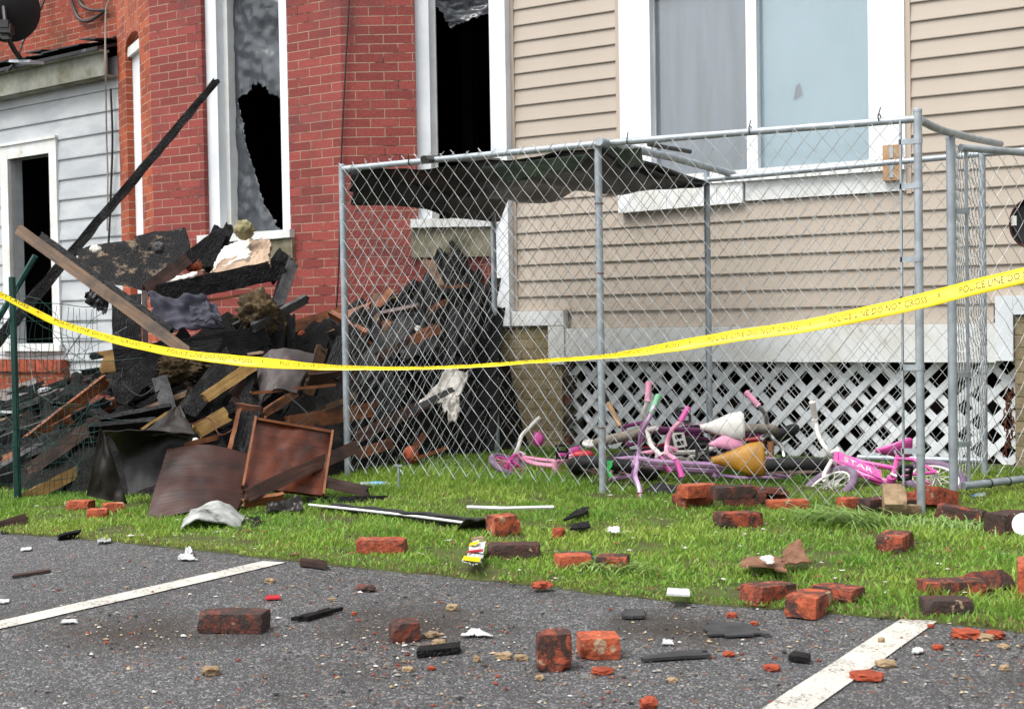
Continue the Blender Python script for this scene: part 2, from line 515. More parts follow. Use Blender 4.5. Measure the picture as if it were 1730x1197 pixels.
def asphalt_mat():
    mt, nt, bs = new_mat('worn_asphalt')
    p = pos(nt)
    big = noi(nt, p, .9, 5)
    vo = N(nt, 'ShaderNodeTexVoronoi', Scale=190.0)
    nt.links.new(p, vo.inputs['Vector'])
    vo2 = N(nt, 'ShaderNodeTexVoronoi', Scale=62.0)
    nt.links.new(p, vo2.inputs['Vector'])
    sep = N(nt, 'ShaderNodeSeparateColor'); nt.links.new(vo.outputs['Color'], sep.inputs[0])
    sep2 = N(nt, 'ShaderNodeSeparateColor'); nt.links.new(vo2.outputs['Color'], sep2.inputs[0])
    base = ramp(nt, big, [(.35, (.062, .063, .066)), (.65, (.084, .085, .088))])
    g = ramp(nt, sep.outputs[0], [(0, (.4,) * 3), (.6, (.9,) * 3), (.86, (1.35,) * 3), (.96, (3.6, 3.5, 3.4))])
    c = mixc(nt, 1.0, base, g, 'MULTIPLY')
    c = mixc(nt, ramp(nt, sep2.outputs[1], [(.955, (0, 0, 0)), (.96, (.6,) * 3)]), c, (.20, .19, .185))
    c = mixc(nt, ramp(nt, sep2.outputs[2], [(.982, (0, 0, 0)), (.987, (.6,) * 3)]), c, (.17, .07, .035))
    # tan soot stain near the long brick
    st = noi(nt, p, 2.3, 5, .6, .5)
    c = mixc(nt, ramp(nt, st, [(.54, (0, 0, 0)), (.72, (.72,) * 3)]), c, (.026, .023, .020))
    # spilled dark brown soot patch on the left bay
    for sx_, sy_, sr_ in ((235, 1066, .34), (700, 1058, .30), (1150, 1062, .25)):
        g_ = gnd(sx_, sy_)
        ds = N(nt, 'ShaderNodeVectorMath', operation='DISTANCE')
        nt.links.new(p, ds.inputs[0]); ds.inputs[1].default_value = tuple(g_)
        ma = N(nt, 'ShaderNodeMath', operation='MULTIPLY_ADD')
        nt.links.new(noi(nt, p, 6, 6, .7), ma.inputs[0]); ma.inputs[1].default_value = .5
        nt.links.new(ds.outputs['Value'], ma.inputs[2])
        c = mixc(nt, ramp(nt, ma.outputs[0], [(.30, (.85,) * 3), (.36 + sr_ * .8, (0, 0, 0))]), c, (.024, .017, .011))
    nt.links.new(c, bs.inputs['Base Color'])
    f = noi(nt, p, 170, 4)
    ad = N(nt, 'ShaderNodeMath', operation='MULTIPLY_ADD')
    nt.links.new(vo.outputs['Distance'], ad.inputs[0]); ad.inputs[1].default_value = -1.2
    nt.links.new(f, ad.inputs[2])
    bump(nt, bs, ad.outputs[0], .75, .006)
    nt.links.new(ramp(nt, big, [(.35, (.5,) * 3), (.65, (.75,) * 3)]), bs.inputs['Roughness'])
    bs.inputs['Specular IOR Level'].default_value = .45
    return mt

def line_mat():
    mt, nt, bs = new_mat('worn_line_paint')
    p = pos(nt)
    f = noi(nt, p, 95, 7, .8)
    g = noi(nt, p, 6, 5)
    ad = N(nt, 'ShaderNodeMath', operation='MULTIPLY_ADD')
    nt.links.new(g, ad.inputs[0]); ad.inputs[1].default_value = .45
    nt.links.new(f, ad.inputs[2])
    nt.links.new(ramp(nt, ad.outputs[0], [(.60, (.075, .073, .072)), (.67, lin('#aaa69d')), (.85, lin('#c4c1b9'))]), bs.inputs['Base Color'])
    bs.inputs['Roughness'].default_value = .7
    bump(nt, bs, noi(nt, p, 170, 4), .5, .004)
    return mt

M['asphalt'] = asphalt_mat()
M['line'] = line_mat()
M['soil'] = mat('lawn_soil', '#46521f', '#3a3a1c', scale=9, rough=.95, bmp=.5, bscale=60, c3='#4a3c26')

b = MB()
b.add([(-250, -250, 0), (250, -250, 0), (250, 250, 0), (-250, 250, 0)], [(0, 1, 2, 3)])
struct(b.build('parking_lot', M['asphalt'], origin=(0, 0, 0)))
for X, y1 in ((-3.63, 3.93), (-1.18, 4.12)):
    b = MB()
    ys = [-3 + (y1 + 3) * i / 60 for i in range(61)]
    vs_ = []
    for i, y in enumerate(ys):
        e = .004 * nz((X, y, 0), 9)
        vs_ += [(X - .052 + e, y, .004), (X + .052 + .004 * nz((X, y, 3), 9), y + (.02 if i == 60 else 0), .004)]
    b.add(vs_, [(2 * i, 2 * i + 1, 2 * i + 3, 2 * i + 2) for i in range(60)])
    struct(b.build('parking_line', M['line'], origin=(X, 0, 0)))

def lawn_edge(x):
    return GE + .05 * noise.noise(V((x * 1.3, 0, 0))) + .03 * noise.noise(V((x * 6, 4, 0))) + .012 * noise.noise(V((x * 21, 9, 0))) + (-.10 if x < -4.6 else 0) * min(1, (-4.6 - x)) + .07 * max(0, min(1, (x + 2.2)))

b = MB()
xs = [-16 + 22 * i / 440 for i in range(441)]
vs_, fs = [], []
for x in xs:
    e = lawn_edge(x)
    vs_ += [(x, e, .001), (x, e + .05, .018), (x, 6, .02), (x, 9.5, .02)]
for i in range(440):
    for k in range(3):
        a = i * 4 + k
        fs.append((a, a + 4, a + 5, a + 1))
b.add(vs_, fs)
struct(b.build('lawn', M['soil'], origin=(0, 0, 0)))

# ------------------------------------------------------------------ wall helpers
class Wall:
    def __init__(s, p0, u, n):
        s.p0, s.u, s.n = V(p0), V(u).normalized(), V(n).normalized()
    def sz(s, px, py):
        h = on(px, py, s.p0, s.n)
        return (h - s.p0).dot(s.u), h.z
    def pt(s, a, z, d=0.0):
        return s.p0 + s.u * a + Z * z + s.n * d      # p0 has z = 0; d = outwards

def wall_panel(mb, W, s0, s1, z0, z1, holes, reveal=.14, mi=0, off=0.0, mi_rev=None):
    """flat wall with rectangular holes (a0,a1,b0,b1), reveals going inwards"""
    S = sorted(set([s0, s1] + [h[0] for h in holes] + [h[1] for h in holes]))
    T = sorted(set([z0, z1] + [h[2] for h in holes] + [h[3] for h in holes]))
    S = [x for x in S if s0 <= x <= s1]; T = [x for x in T if z0 <= x <= z1]
    for i in range(len(S) - 1):
        for j in range(len(T) - 1):
            cs, cz = (S[i] + S[i + 1]) / 2, (T[j] + T[j + 1]) / 2
            if any(h[0] < cs < h[1] and h[2] < cz < h[3] for h in holes): continue
            q = [(S[i], T[j]), (S[i + 1], T[j]), (S[i + 1], T[j + 1]), (S[i], T[j + 1])]
            mb.add([W.pt(a, z, off) for a, z in q], [(0, 1, 2, 3)], mi, [[(a, z) for a, z in q]])
    for a0, a1, b0, b1 in holes:
        for p, q in (((a0, b0), (a0, b1)), ((a1, b0), (a1, b1)), ((a0, b1), (a1, b1)), ((a0, b0), (a1, b0))):
            mb.add([W.pt(*p, off), W.pt(*q, off), W.pt(*q, off - reveal), W.pt(*p, off - reveal)], [(0, 1, 2, 3)],
                   mi if mi_rev is None else mi_rev,
                   [[(p[0], p[1]), (q[0], q[1]), (q[0] + (reveal if q[0] == p[0] else 0), q[1] + (reveal if q[1] == p[1] else 0)), (p[0] + (reveal if q[0] == p[0] else 0), p[1] + (reveal if q[1] == p[1] else 0))]])

def frame_box(mb, W, a0, a1, z0, z1, d0, d1, mi=0):
    c = W.pt((a0 + a1) / 2, (z0 + z1) / 2, (d0 + d1) / 2)
    mb.box(c, W.u * ((a1 - a0) / 2), W.n * ((d1 - d0) / 2), Z * ((z1 - z0) / 2), mi)

def ring(mb, W, a0, a1, z0, z1, w, d0, d1, bottom=True, top=True, mi=0, wb=None):
    wb = wb or w
    frame_box(mb, W, a0, a0 + w, z0, z1, d0, d1, mi)
    frame_box(mb, W, a1 - w, a1, z0, z1, d0, d1, mi)
    if top: frame_box(mb, W, a0 + w, a1 - w, z1 - w, z1, d0, d1, mi)
    if bottom: frame_box(mb, W, a0 + w, a1 - w, z0, z0 + wb, d0, d1, mi)

nF = V((0, -1, 0))
ZT = 4.7
P_AB = V((-8.31, 7.70, 0)); P_BC = V((-6.35, 7.70, 0)); P_C = V((-5.425, 8.29, 0))
WB = Wall(P_AB, (1, 0, 0), nF)
uC = (P_C - P_BC).normalized()
WC = Wall(P_BC, uC, V((uC.y, -uC.x, 0)))
uA = V((.866, -.5, 0))                       # left to right, towards the viewer
P_A0 = P_AB - uA * 1.25
WA = Wall(P_A0, uA, V((-.5, -.866, 0)))

# ------------------------------------------------------------------ burnt brick house with the bay
bh = thing('brick_house', 'red painted brick house with an angled bay and burnt out black windows behind the debris', 'house', (-7.4, 8.3, 0))
lenB = 1.96; lenC = (P_C - P_BC).length
bx0 = WB.sz(343, 200)[0]; bx1 = WB.sz(489, 300)[0]
zsB = WB.sz(470, 391)[1]
holeB = (bx0, bx1, zsB, 3.72)
cx0 = WC.sz(703, 200)[0]; cx1 = lenC + .001
zsC = WC.sz(780, 371)[1]
holeC = (cx0, lenC, zsC, 3.80)
mb = MB()
wall_panel(mb, WB, 0, lenB, -.1, ZT, [holeB], .16)
wall_panel(mb, WC, 0, lenC, -.1, ZT, [holeC], .16)
mb.build('bay_wall', M['brick_red'], bh)
# angled left side of the bay with the arched window
as0 = WA.sz(215, 250)[0]; as1 = WA.sz(239, 250)[0]
zArc0 = WA.sz(215, 82)[1]; zArc1 = WA.sz(239, 40)[1]
zb = 1.0
mb = MB()
wall_panel(mb, WA, -.0, as0, -.1, ZT, [], 0)
wall_panel(mb, WA, as1, 1.25, -.1, ZT, [], 0)
wall_panel(mb, WA, as0, as1, -.1, zb, [], 0)
nseg = 12
def arc(t):  # rise above springing over the window width
    return zArc0 + (zArc1 - zArc0) * 1.0 * math.sqrt(max(0, 1 - (1 - 2 * t) ** 2)) ** .9
for i in range(nseg):
    t0, t1 = i / nseg, (i + 1) / nseg
    a0, a1 = as0 + (as1 - as0) * t0, as0 + (as1 - as0) * t1
    q = [(a0, arc(t0)), (a1, arc(t1)), (a1, ZT), (a0, ZT)]
    mb.add([WA.pt(*x) for x in q], [(0, 1, 2, 3)], 0, [[(z, a) for a, z in q]])
    mb.add([WA.pt(a0, arc(t0)), WA.pt(a1, arc(t1)), WA.pt(a1, arc(t1), -.16), WA.pt(a0, arc(t0), -.16)], [(0, 1, 2, 3)], 0, [[(0, 0), (.05, 0), (.05, .16), (0, .16)]])
for a in (as0, as1):
    mb.add([WA.pt(a, zb), WA.pt(a, zArc0), WA.pt(a, zArc0, -.16), WA.pt(a, zb, -.16)], [(0, 1, 2, 3)], 0, [[(0, zb), (0, zArc0), (.16, zArc0), (.16, zb)]])
mb.build('bay_side_wall', M['brick_orange'], bh)
# boarded arched window
mb = MB()
frame_box(mb, WA, as0 - .02, as1 + .02, zb - .02, zArc0 - .06, -.15, -.06)
fr = mb.build('arched_window', M['white'], bh)
mb = MB()
frame_box(mb, WA, as0 - .02, as1 + .02, zArc0 - .06, zArc0 + .02, -.15, -.02)
mb.build('transom_bar', M['white_old'], fr)
mb = MB()
frame_box(mb, WA, as0 - .02, as1 + .02, zArc0 + .02, zArc1 + .1, -.17, -.11)
mb.build('arch_board', M['white'], fr)

def bay_window(W, h, wcas, lab):
    mb = MB()
    if W is WC:      # its right casing is the corner board of the sided house
        frame_box(mb, W, h[0], h[0] + wcas, h[2], h[3], -.16, -.045)
        frame_box(mb, W, h[0] + wcas, h[1] + .05, h[3] - wcas, h[3], -.16, -.045)
    else:
        ring(mb, W, h[0], h[1], h[2], h[3], wcas, -.16, -.045, bottom=False)
    fr = mb.build('window', M['white'], bh)
    fr['label'] = lab
    mb = MB()
    ring(mb, W, h[0] + wcas, h[1] - (wcas if W is WB else -.06), h[2], h[3] - wcas, .045, -.22, -.12, bottom=False)
    mb.build('sash', M['white_old'], fr)
    return fr
wB = bay_window(WB, holeB, .115, 'tall white framed window with torn grey plastic sheet')
wC = bay_window(WC, holeC, .10, 'burnt out window with a scrap of plastic at its top')
for W, h, fr, ext, nm in ((WB, holeB, wB, .04, 0), (WC, holeC, wC, .05, 1)):
    mb = MB()
    for k in range(14):      # weathered board sill, slightly uneven
        a0 = h[0] - ext + (h[1] - h[0] + 2 * ext) * k / 14
        a1 = h[0] - ext + (h[1] - h[0] + 2 * ext) * (k + 1) / 14
        if nm: a1 = min(a1, lenC + .0)
        dz = .006 * nz((a0, 1, 2), 20)
        frame_box(mb, W, a0, a1, h[2] - .055 + dz, h[2] + .006 + dz, -.20, .055)
    mb.build('sill', M['white_old'], fr)
    mb = MB()
    frame_box(mb, W, h[0] - ext, min(h[1] + ext, lenC if nm else 9), h[2] - .27, h[2] - .056, -.12, .03)
    mb.build('sill_stone', M['concrete'], fr)

# torn plastic in the two windows
def plastic_mat():
    mt, nt, bs = new_mat('torn_plastic_sheet')
    p = pos(nt)
    f = noi(nt, pos(nt, (1.6, 1.6, .55)), 4.0, 7, .6, .5)
    nt.links.new(ramp(nt, f, [(.30, (.050, .057, .066)), (.62, (.078, .088, .099)), (.74, (.13, .142, .155)), (.86, (.30, .315, .33))]), bs.inputs['Base Color'])  # palest streaks paint highlights into the film colour
    bs.inputs['Roughness'].default_value = .22
    bs.inputs['Specular IOR Level'].default_value = .7
    bump(nt, bs, noi(nt, p, 5, 5, .5, 1.6), .22, .05)
    tr = nt.nodes.new('ShaderNodeBsdfTransparent')
    ms = nt.nodes.new('ShaderNodeMixShader'); ms.inputs[0].default_value = .14
    nt.links.new(bs.outputs[0], ms.inputs[1]); nt.links.new(tr.outputs[0], ms.inputs[2])
    nt.links.new(ms.outputs[0], nt.nodes['Material Output'].inputs['Surface'])
    return mt
M['film'] = plastic_mat()

def inpoly(x, y, P):
    c = False
    for i in range(len(P)):
        (x1, y1), (x2, y2) = P[i], P[i - 1]
        if (y1 > y) != (y2 > y) and x < (x2 - x1) * (y - y1) / (y2 - y1) + x1: c = not c
    return c

def film(W, d, poly, top, parent, name='torn_film'):
    Q = [Wall(W.pt(0, 0, d), W.u, W.n).sz(*q) for q in poly]
    a0, a1 = min(q[0] for q in Q), max(q[0] for q in Q)
    z0, z1 = min(q[1] for q in Q), top
    Q = [(a, top if q[1] < 0 else z) for (a, z), q in zip(Q, poly)]
    nu, nv = int((a1 - a0) / .006), int((z1 - z0) / .008)
    mb = MB()
    def keep(u, v):
        a, z = a0 + (a1 - a0) * u, z0 + (z1 - z0) * v
        j = .018
        return inpoly(a + j * nz((a, z, 1), 30), z + j * 1.3 * nz((a, z, 5), 34), Q)
    mb.quadsheet([W.pt(a0, z0, d), W.pt(a1, z0, d), W.pt(a1, z1, d), W.pt(a0, z1, d)], nu, nv, .002,
                 lambda u, v: .035 * nz((u * 2.2, v * 4, 0), 1.6) + .012 * nz((u * 3, v * 9, 4), 3.1), keep=keep)
    return mb.build(name, M['film'], parent, smooth='all')

film(WB, -.2, [(372, -10), (484, -10), (484, 185), (478, 172), (470, 163), (458, 160), (448, 150), (436, 142), (424, 142), (417, 157), (406, 163), (402, 170),
               (412, 215), (424, 268), (438, 322), (452, 352), (468, 384), (472, 392), (390, 392), (388, 300), (388, 185), (374, 180)], 3.62, wB)
film(WC, -.2, [(724, -8), (845, -8), (845, 38), (832, 41), (828, 22), (812, 28), (790, 35), (772, 41), (762, 50), (757, 38), (748, 24), (738, 14), (733, 24), (728, 20)], 3.72, wC)

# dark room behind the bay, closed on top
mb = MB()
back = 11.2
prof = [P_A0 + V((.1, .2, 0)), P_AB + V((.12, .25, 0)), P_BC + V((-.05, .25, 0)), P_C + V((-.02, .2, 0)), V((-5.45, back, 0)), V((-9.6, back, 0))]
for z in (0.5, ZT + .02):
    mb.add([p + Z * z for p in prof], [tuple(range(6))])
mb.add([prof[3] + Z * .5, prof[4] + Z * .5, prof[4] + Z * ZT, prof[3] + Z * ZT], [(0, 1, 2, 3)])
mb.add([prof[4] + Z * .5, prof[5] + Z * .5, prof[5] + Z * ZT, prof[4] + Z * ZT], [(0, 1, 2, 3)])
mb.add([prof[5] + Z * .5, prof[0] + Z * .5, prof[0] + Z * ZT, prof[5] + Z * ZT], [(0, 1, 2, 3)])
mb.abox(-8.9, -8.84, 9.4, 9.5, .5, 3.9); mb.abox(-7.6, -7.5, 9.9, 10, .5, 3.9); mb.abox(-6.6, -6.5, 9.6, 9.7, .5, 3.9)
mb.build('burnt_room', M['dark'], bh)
# unseen flat roof over the bay, added to keep sky light out of the room
mb = MB()
ov = [P_A0 + V((-.15, -.1, 0)), P_AB + V((-.12, -.2, 0)), P_BC + V((.1, -.2, 0)), P_C + V((.15, -.15, 0)), V((-5.45, back, 0)), V((-9.7, back, 0))]
mb.add([p + Z * z for z in (ZT + .03, ZT + .25) for p in ov], [(0, 1, 2, 3, 4, 5), (11, 10, 9, 8, 7, 6)] + [(i, (i + 1) % 6, 6 + (i + 1) % 6, 6 + i) for i in range(6)])
mb.build('roof', M['shingle'], bh)

# ------------------------------------------------------------------ beige sided house
sh = thing('siding_house', 'beige vinyl sided house with a large white framed window and white lattice skirt', 'house', (-3.0, 8.6, 0))
WS = Wall((0, YW, 0), (1, 0, 0), nF)
XR = 2.2
wx0 = WS.sz(1050, 150)[0]; wx1 = WS.sz(1531, 150)[0]
zap = 1.675
wz1 = 3.30
EXP = .1143
z0 = .862
mb = MB()
n = int((5.0 - z0) / EXP) + 1
notch = (-4.86, .985)
for k in range(n):
    a, t = z0 + k * EXP, z0 + (k + 1) * EXP
    segs = [(-5.30, XR)]
    if t > zap + .02 and a < wz1 + .1: segs = [(-5.30, wx0 + .01), (wx1 - .01, XR)]
    if a < notch[1] - .02: segs = [(notch[0] + .03, -1.95)]
    for x0, x1 in segs:
        nn = max(2, int((x1 - x0) / .25))
        pr = [(-.004, a + .003), (.016, a), (.0175, a + .005), (.012, a + .045), (.0035, t + .004)]
        vs_ = []
        for i in range(nn + 1):
            x = x0 + (x1 - x0) * i / nn
            wv = .0016 * nz((x, k, 0), 1.7)
            for dy, z in pr: vs_.append((x, YW - dy + wv * .6, z + wv))
        P_ = len(pr)
        mb.add(vs_, [(i * P_ + j, i * P_ + j + 1, (i + 1) * P_ + j + 1, (i + 1) * P_ + j) for i in range(nn) for j in range(P_ - 1)])
mb.build('siding', M['vinyl'], sh)
# sheathing behind siding, closed box of the house
mb = MB()
wall_panel(mb, Wall((0, YW + .012, 0), (1, 0, 0), nF), -5.42, XR, .64, ZT, [(wx0 + .1, wx1 - .1, zap + .05, wz1 - .05)], .06)
mb.add([(XR, YW + .012, 0), (XR, 11.2, 0), (XR, 11.2, ZT), (XR, YW + .012, ZT)], [(0, 1, 2, 3)])
mb.add([(-5.42, 11.2, 0), (XR, 11.2, 0), (XR, 11.2, ZT), (-5.42, 11.2, ZT)], [(0, 1, 2, 3)])
mb.add([(-5.40, 8.4, 0), (-5.40, 11.2, 0), (-5.40, 11.2, ZT), (-5.40, 8.4, ZT)], [(0, 1, 2, 3)])
mb.build('sheathing', M['vinyl_trim'], sh)
mb = MB()
mb.abox(-5.42, XR + .2, YW - .3, 11.3, ZT + .01, ZT + .2)
mb.build('roof', M['shingle'], sh)
# crawlspace
mb = MB()
mb.add([(-5.38, 9.3, 0), (XR, 9.3, 0), (XR, 9.3, .66), (-5.38, 9.3, .66)], [(0, 1, 2, 3)])
mb.add([(-5.38, 8.4, .655), (XR, 8.4, .655), (XR, 9.3, .655), (-5.38, 9.3, .655)], [(0, 1, 2, 3)])
mb.add([(-5.38, 8.42, .03), (XR, 8.42, .03), (XR, 9.3, .03), (-5.38, 9.3, .03)], [(0, 1, 2, 3)])
mb.abox(-4.9, -1.9, 8.62, 8.68, .30, .38)
for x in (-4.5, -3.6, -2.6): mb.abox(x, x + .12, 8.75, 8.9, .03, .64)
mb.build('crawlspace', M['crawl'], sh)
# trims
mb = MB()
mb.abox(-5.435, -5.30, 8.262, YW + .01, .885, ZT)
mb.build('corner_board', M['white'], sh)
mb = MB()
mb.abox(-5.299, -5.272, YW - .022, YW + .01, 1.0, ZT)
mb.build('trim_channel', M['vinyl_trim'], sh)
mb = MB()
mb.abox(wx0 - .032, wx0 - .001, YW - .022, YW + .01, zap, ZT)
mb.build('trim_channel', M['vinyl_trim'], sh)
mb = MB()
mb.abox(wx1 + .001, wx1 + .032, YW - .022, YW + .01, zap - .02, ZT)
mb.build('trim_channel', M['vinyl_trim'], sh)
mb = MB()
mb.abox(-5.271, -4.83, YW - .022, YW + .01, .992, 1.008)
mb.build('trim_channel', M['vinyl_trim'], sh)
mb = MB()
mb.abox(-5.299, -4.865, 8.285, YW + .005, .885, .990)
mb.abox(-4.995, -4.866, 8.288, YW + .005, .61, .884)
mb.build('step_trim', M['white_old'], sh)
mb = MB()
mb.abox(-1.93, -1.83, 8.285, YW + .005, .64, 1.02)
mb.abox(-1.829, -.9, 8.287, YW + .005, .91, 1.02)
mb.build('step_trim', M['white'], sh)
mb = MB()
mb.abox(-4.864, -1.931, 8.30, YW + .004, .63, .8615)
mb.build('skirt_board', M['white_old'], sh)
# lattice
mb = MB()
lx0, lx1, lz0, lz1 = -4.90, -1.80, -.02, .67
pit = .166
def clip(x0, zc, sgn):
    # line x = x0 + t, z = sgn*t ; clip to rect
    pts = []
    for t in (lx0 - x0, lx1 - x0):
        z = sgn * t + zc
        if lz0 <= z <= lz1: pts.append((x0 + t, z))
    for z in (lz0, lz1):
        t = (z - zc) / sgn
        if lx0 < x0 + t < lx1: pts.append((x0 + t, z))
    pts = sorted(set((round(a, 5), round(b_, 5)) for a, b_ in pts))
    return (pts[0], pts[-1]) if len(pts) >= 2 else None
for lay, sgn in ((0, 1), (1, -1)):
    for k in range(-8, 40):
        xk = lx0 + (k - 4) * pit if sgn > 0 else lx0 + k * pit + .04
        c = clip(xk, 0, sgn)
        if not c: continue
        (xa, za), (xb, zb_) = c
        if sgn < 0 and k == 19: xa, za = xa + .25, za - .25   # a broken strip
        a, e = V((xa, 8.405 + .011 * lay, za)), V((xb, 8.405 + .011 * lay, zb_))
        d = (e - a)
        if d.length < .03: continue
        d.normalize()
        sdv = V((-d.z, 0, d.x))
        mb.box((a + e) / 2, (e - a) / 2, sdv * .0222, V((0, .005, 0)))
mb.build('lattice', M['white'], sh)
# brick piers
for (xa, xb, zt) in ((-5.44, -4.90, .884), (-1.825, -1.2, .90)):
    mb = MB()
    W_ = Wall((xa, 8.31, 0), (1, 0, 0), nF)
    L = xb - xa
    wall_panel(mb, W_, 0, L, -.05, zt, [])
    W2 = Wall((xb, 8.31, 0), (0, 1, 0), (1, 0, 0)); wall_panel(mb, W2, 0, .3, -.05, zt, [])
    W3 = Wall((xa, 8.61, 0), (0, -1, 0), (-1, 0, 0)); wall_panel(mb, W3, 0, .3, -.05, zt, [])
    mb.build('brick_pier', M['brick_tan'], sh)
for k, z in enumerate((.04, .18, .33, .47, .60)):   # a few unpainted bricks at the broken pier edge
    mb = MB()
    mb.abox(-4.899, -4.855 + .02 * (k % 2), 8.33, 8.43, z, z + .058)
    mb.build('edge_brick', M['lbrick_dark'], sh)

# big window
fy0, fy1 = -.10, .03
gw0 = WS.sz(1092, 150)[0]; gw1 = WS.sz(1479, 150)[0]
gm0 = WS.sz(1262, 150)[0]; gm1 = WS.sz(1280, 150)[0]
gz0, gz1 = 1.87, 3.075
mb = MB()
frame_box(mb, WS, wx0, gw0 + .045, zap + .2, wz1, -.06, .03)
frame_box(mb, WS, gw1 - .035, wx1, zap + .2, wz1, -.06, .03)
frame_box(mb, WS, gw0 + .045, gw1 - .035, gz1 + .06, wz1, -.06, .03)
win = mb.build('window', M['white'], sh)
win['label'] = 'large white framed two pane window'
mb = MB()
frame_box(mb, WS, gw0 + .001, gw0 + .05, gz0 - .01, gz1, -.10, -.03)
frame_box(mb, WS, gw1 - .04, gw1 - .001, gz0 - .01, gz1, -.10, -.03)
frame_box(mb, WS, gw0 + .001, gw1 - .001, gz1, gz1 + .07, -.10, -.03)
frame_box(mb, WS, gm0, gm1, gz0 - .01, gz1, -.10, .012)
frame_box(mb, WS, gw0 + .001, gw1 - .001, gz0 - .05, gz0 - .011, -.10, -.02)
mb.build('sash', M['white'], win)
xs_mid = wx0 + (WS.sz(1262, 320)[0] - wx0)
mb = MB()
frame_box(mb, WS, wx0 - .0, wx1, zap + .125, zap + .199, -.06, .065)
mb.build('sill', M['white_old'], win)
mb = MB()
frame_box(mb, WS, xs_mid, wx1, zap, zap + .124, -.02, .028)
mb.build('apron', M['white_old'], win)
mb = MB()
for i in range(10):
    a0, a1 = wx0 + (xs_mid - .012 - wx0) * i / 10, wx0 + (xs_mid - .012 - wx0) * (i + 1) / 10
    frame_box(mb, WS, a0, a1, zap - .03 + .002 * i, zap + .1245, -.02, .075 - .003 * i)
mb.build('loose_apron_board', M['white_old'], win)

def glass_mat(name, tint):
    mt, nt, bs = new_mat(name)
    gl = N(nt, 'ShaderNodeBsdfGlossy', Roughness=.03)
    tr = nt.nodes.new('ShaderNodeBsdfTransparent')
    tr.inputs[0].default_value = (*tint, 1)
    lw = N(nt, 'ShaderNodeLayerWeight', Blend=.35)
    mr = N(nt, 'ShaderNodeMapRange'); mr.inputs[3].default_value = .06; mr.inputs[4].default_value = .8
    nt.links.new(lw.outputs['Fresnel'], mr.inputs[0])
    ms = nt.nodes.new('ShaderNodeMixShader')
    nt.links.new(mr.outputs[0], ms.inputs[0])
    nt.links.new(tr.outputs[0], ms.inputs[1]); nt.links.new(gl.outputs[0], ms.inputs[2])
    nt.links.new(ms.outputs[0], nt.nodes['Material Output'].inputs['Surface'])
    return mt
M['glass'] = glass_mat('window_glass', (.95, .97, .98))
M['curtain_dim'] = mat('dim_grey_blind', '#a9b0ba', '#989fa4', scale=1.4, rough=.8, bmp=.1, stretch=(5, 5, .5), c3='#a9aaa6')
M['curtain_blue'] = mat('pale_blue_blind', '#d2e8f0', '#c6dfe6', scale=1.2, rough=.75, bmp=.05)
for a0, a1, cm, nm in ((gw0 + .05, gm0, 'curtain_dim', 0), (gm1, gw1 - .04, 'curtain_blue', 1)):
    mb = MB()
    frame_box(mb, WS, a0, a1, gz0 - .011, gz1, -.048, -.044)
    mb.build('pane', M['glass'], win)
    mb = MB()
    amp = .012 if nm == 0 else .004
    mb.quadsheet([WS.pt(a0 - .01, gz0 - .06, -.062), WS.pt(a1 + .01, gz0 - .06, -.062), WS.pt(a1 + .01, gz1 + .05, -.062), WS.pt(a0 - .01, gz1 + .05, -.062)], 60, 6, .002,
                 lambda u, v: amp * .5 * math.sin(u * 34 + 2 * nz((u, v, 0), 4)) * (1 if nm == 0 else .6))
    c_ = mb.build('blind', M[cm], win, smooth='all')
tx_, tz_ = WS.sz(1343, 152)
mb = MB()
mb.add([WS.pt(tx_ + a, tz_ + b_, d) for d in (-.0515, -.0525) for a, b_ in ((-.03, -.05), (.028, -.02), (.012, .05), (-.012, .035))], [(0, 1, 2, 3), (7, 6, 5, 4)] + [(i, (i + 1) % 4, 4 + (i + 1) % 4, 4 + i) for i in range(4)])
mb.build('blind_tear', M['curtain_dim'], win)
mb = MB()
frame_box(mb, WS, gw1 - .30, gw1 - .14, 3.0, gz1, -.0435, -.0425)
mb.build('window_sticker', mat('pale_green_sticker', '#bfd8c4', '#b5cfba', rough=.6, bmp=0), win)

# timber block with angle bracket at window corner
pt = WS.sz(1512, 277)
blk = MB()
frame_box(blk, WS, pt[0] - .055, pt[0] + .055, pt[1] - .105, pt[1] + .11, .031, .069)
o = blk.build('timber_block', M['timber_block'])
tag(o, 'small light timber block screwed to the lower right corner of the big window frame', 'wood block')
mb = MB()
frame_box(mb, WS, pt[0] - .012, pt[0] + .012, pt[1] + .03, pt[1] + .10, .0695, .073)
frame_box(mb, WS, pt[0] - .012, pt[0] + .012, pt[1] - .09, pt[1] - .01, .0695, .073)
mb.build('metal_bracket', M['galv'], o)

# ------------------------------------------------------------------ white clapboard addition at the left
ang = R_(5.4)
uW = V((math.cos(ang), -math.sin(ang), 0))
PWr = WA.pt(.012, 0, -.02)
WW = Wall(PWr - uW * 5.0, uW, V((-math.sin(ang), -math.cos(ang), 0)))
wa = thing('clapboard_addition', 'weathered white clapboard addition with an open dark doorway and shingled lean-to roof', 'house', tuple(WW.pt(2.5, 0, -.5)))
d0 = WW.sz(21, 400)[0]; d1 = WW.sz(91, 400)[0]
dz1 = WW.sz(60, 263)[1]; dz0 = WW.sz(60, 580)[1]
zE = WW.sz(100, 150)[1]
mb = MB()
EX2 = .185
k = 0
zz = .62
while zz < WW.sz(100, 112)[1] - .2:
    t = zz + EX2
    segs = [(0, 5.0)]
    if t > dz0 - .02 and zz < dz1: segs = [(0, d0 - .02), (d1 + .02, 5.0)]
    for a, e in segs:
        pr = [(0, zz + .003), (.018, zz), (.019, zz + .012), (.004, t)]
        vs_ = [WW.pt(s_, z, dy) for s_ in (a, e) for dy, z in pr]
        mb.add(vs_, [(j, j + 1, 5 + j, 4 + j) for j in range(3)])
    zz = t; k += 1
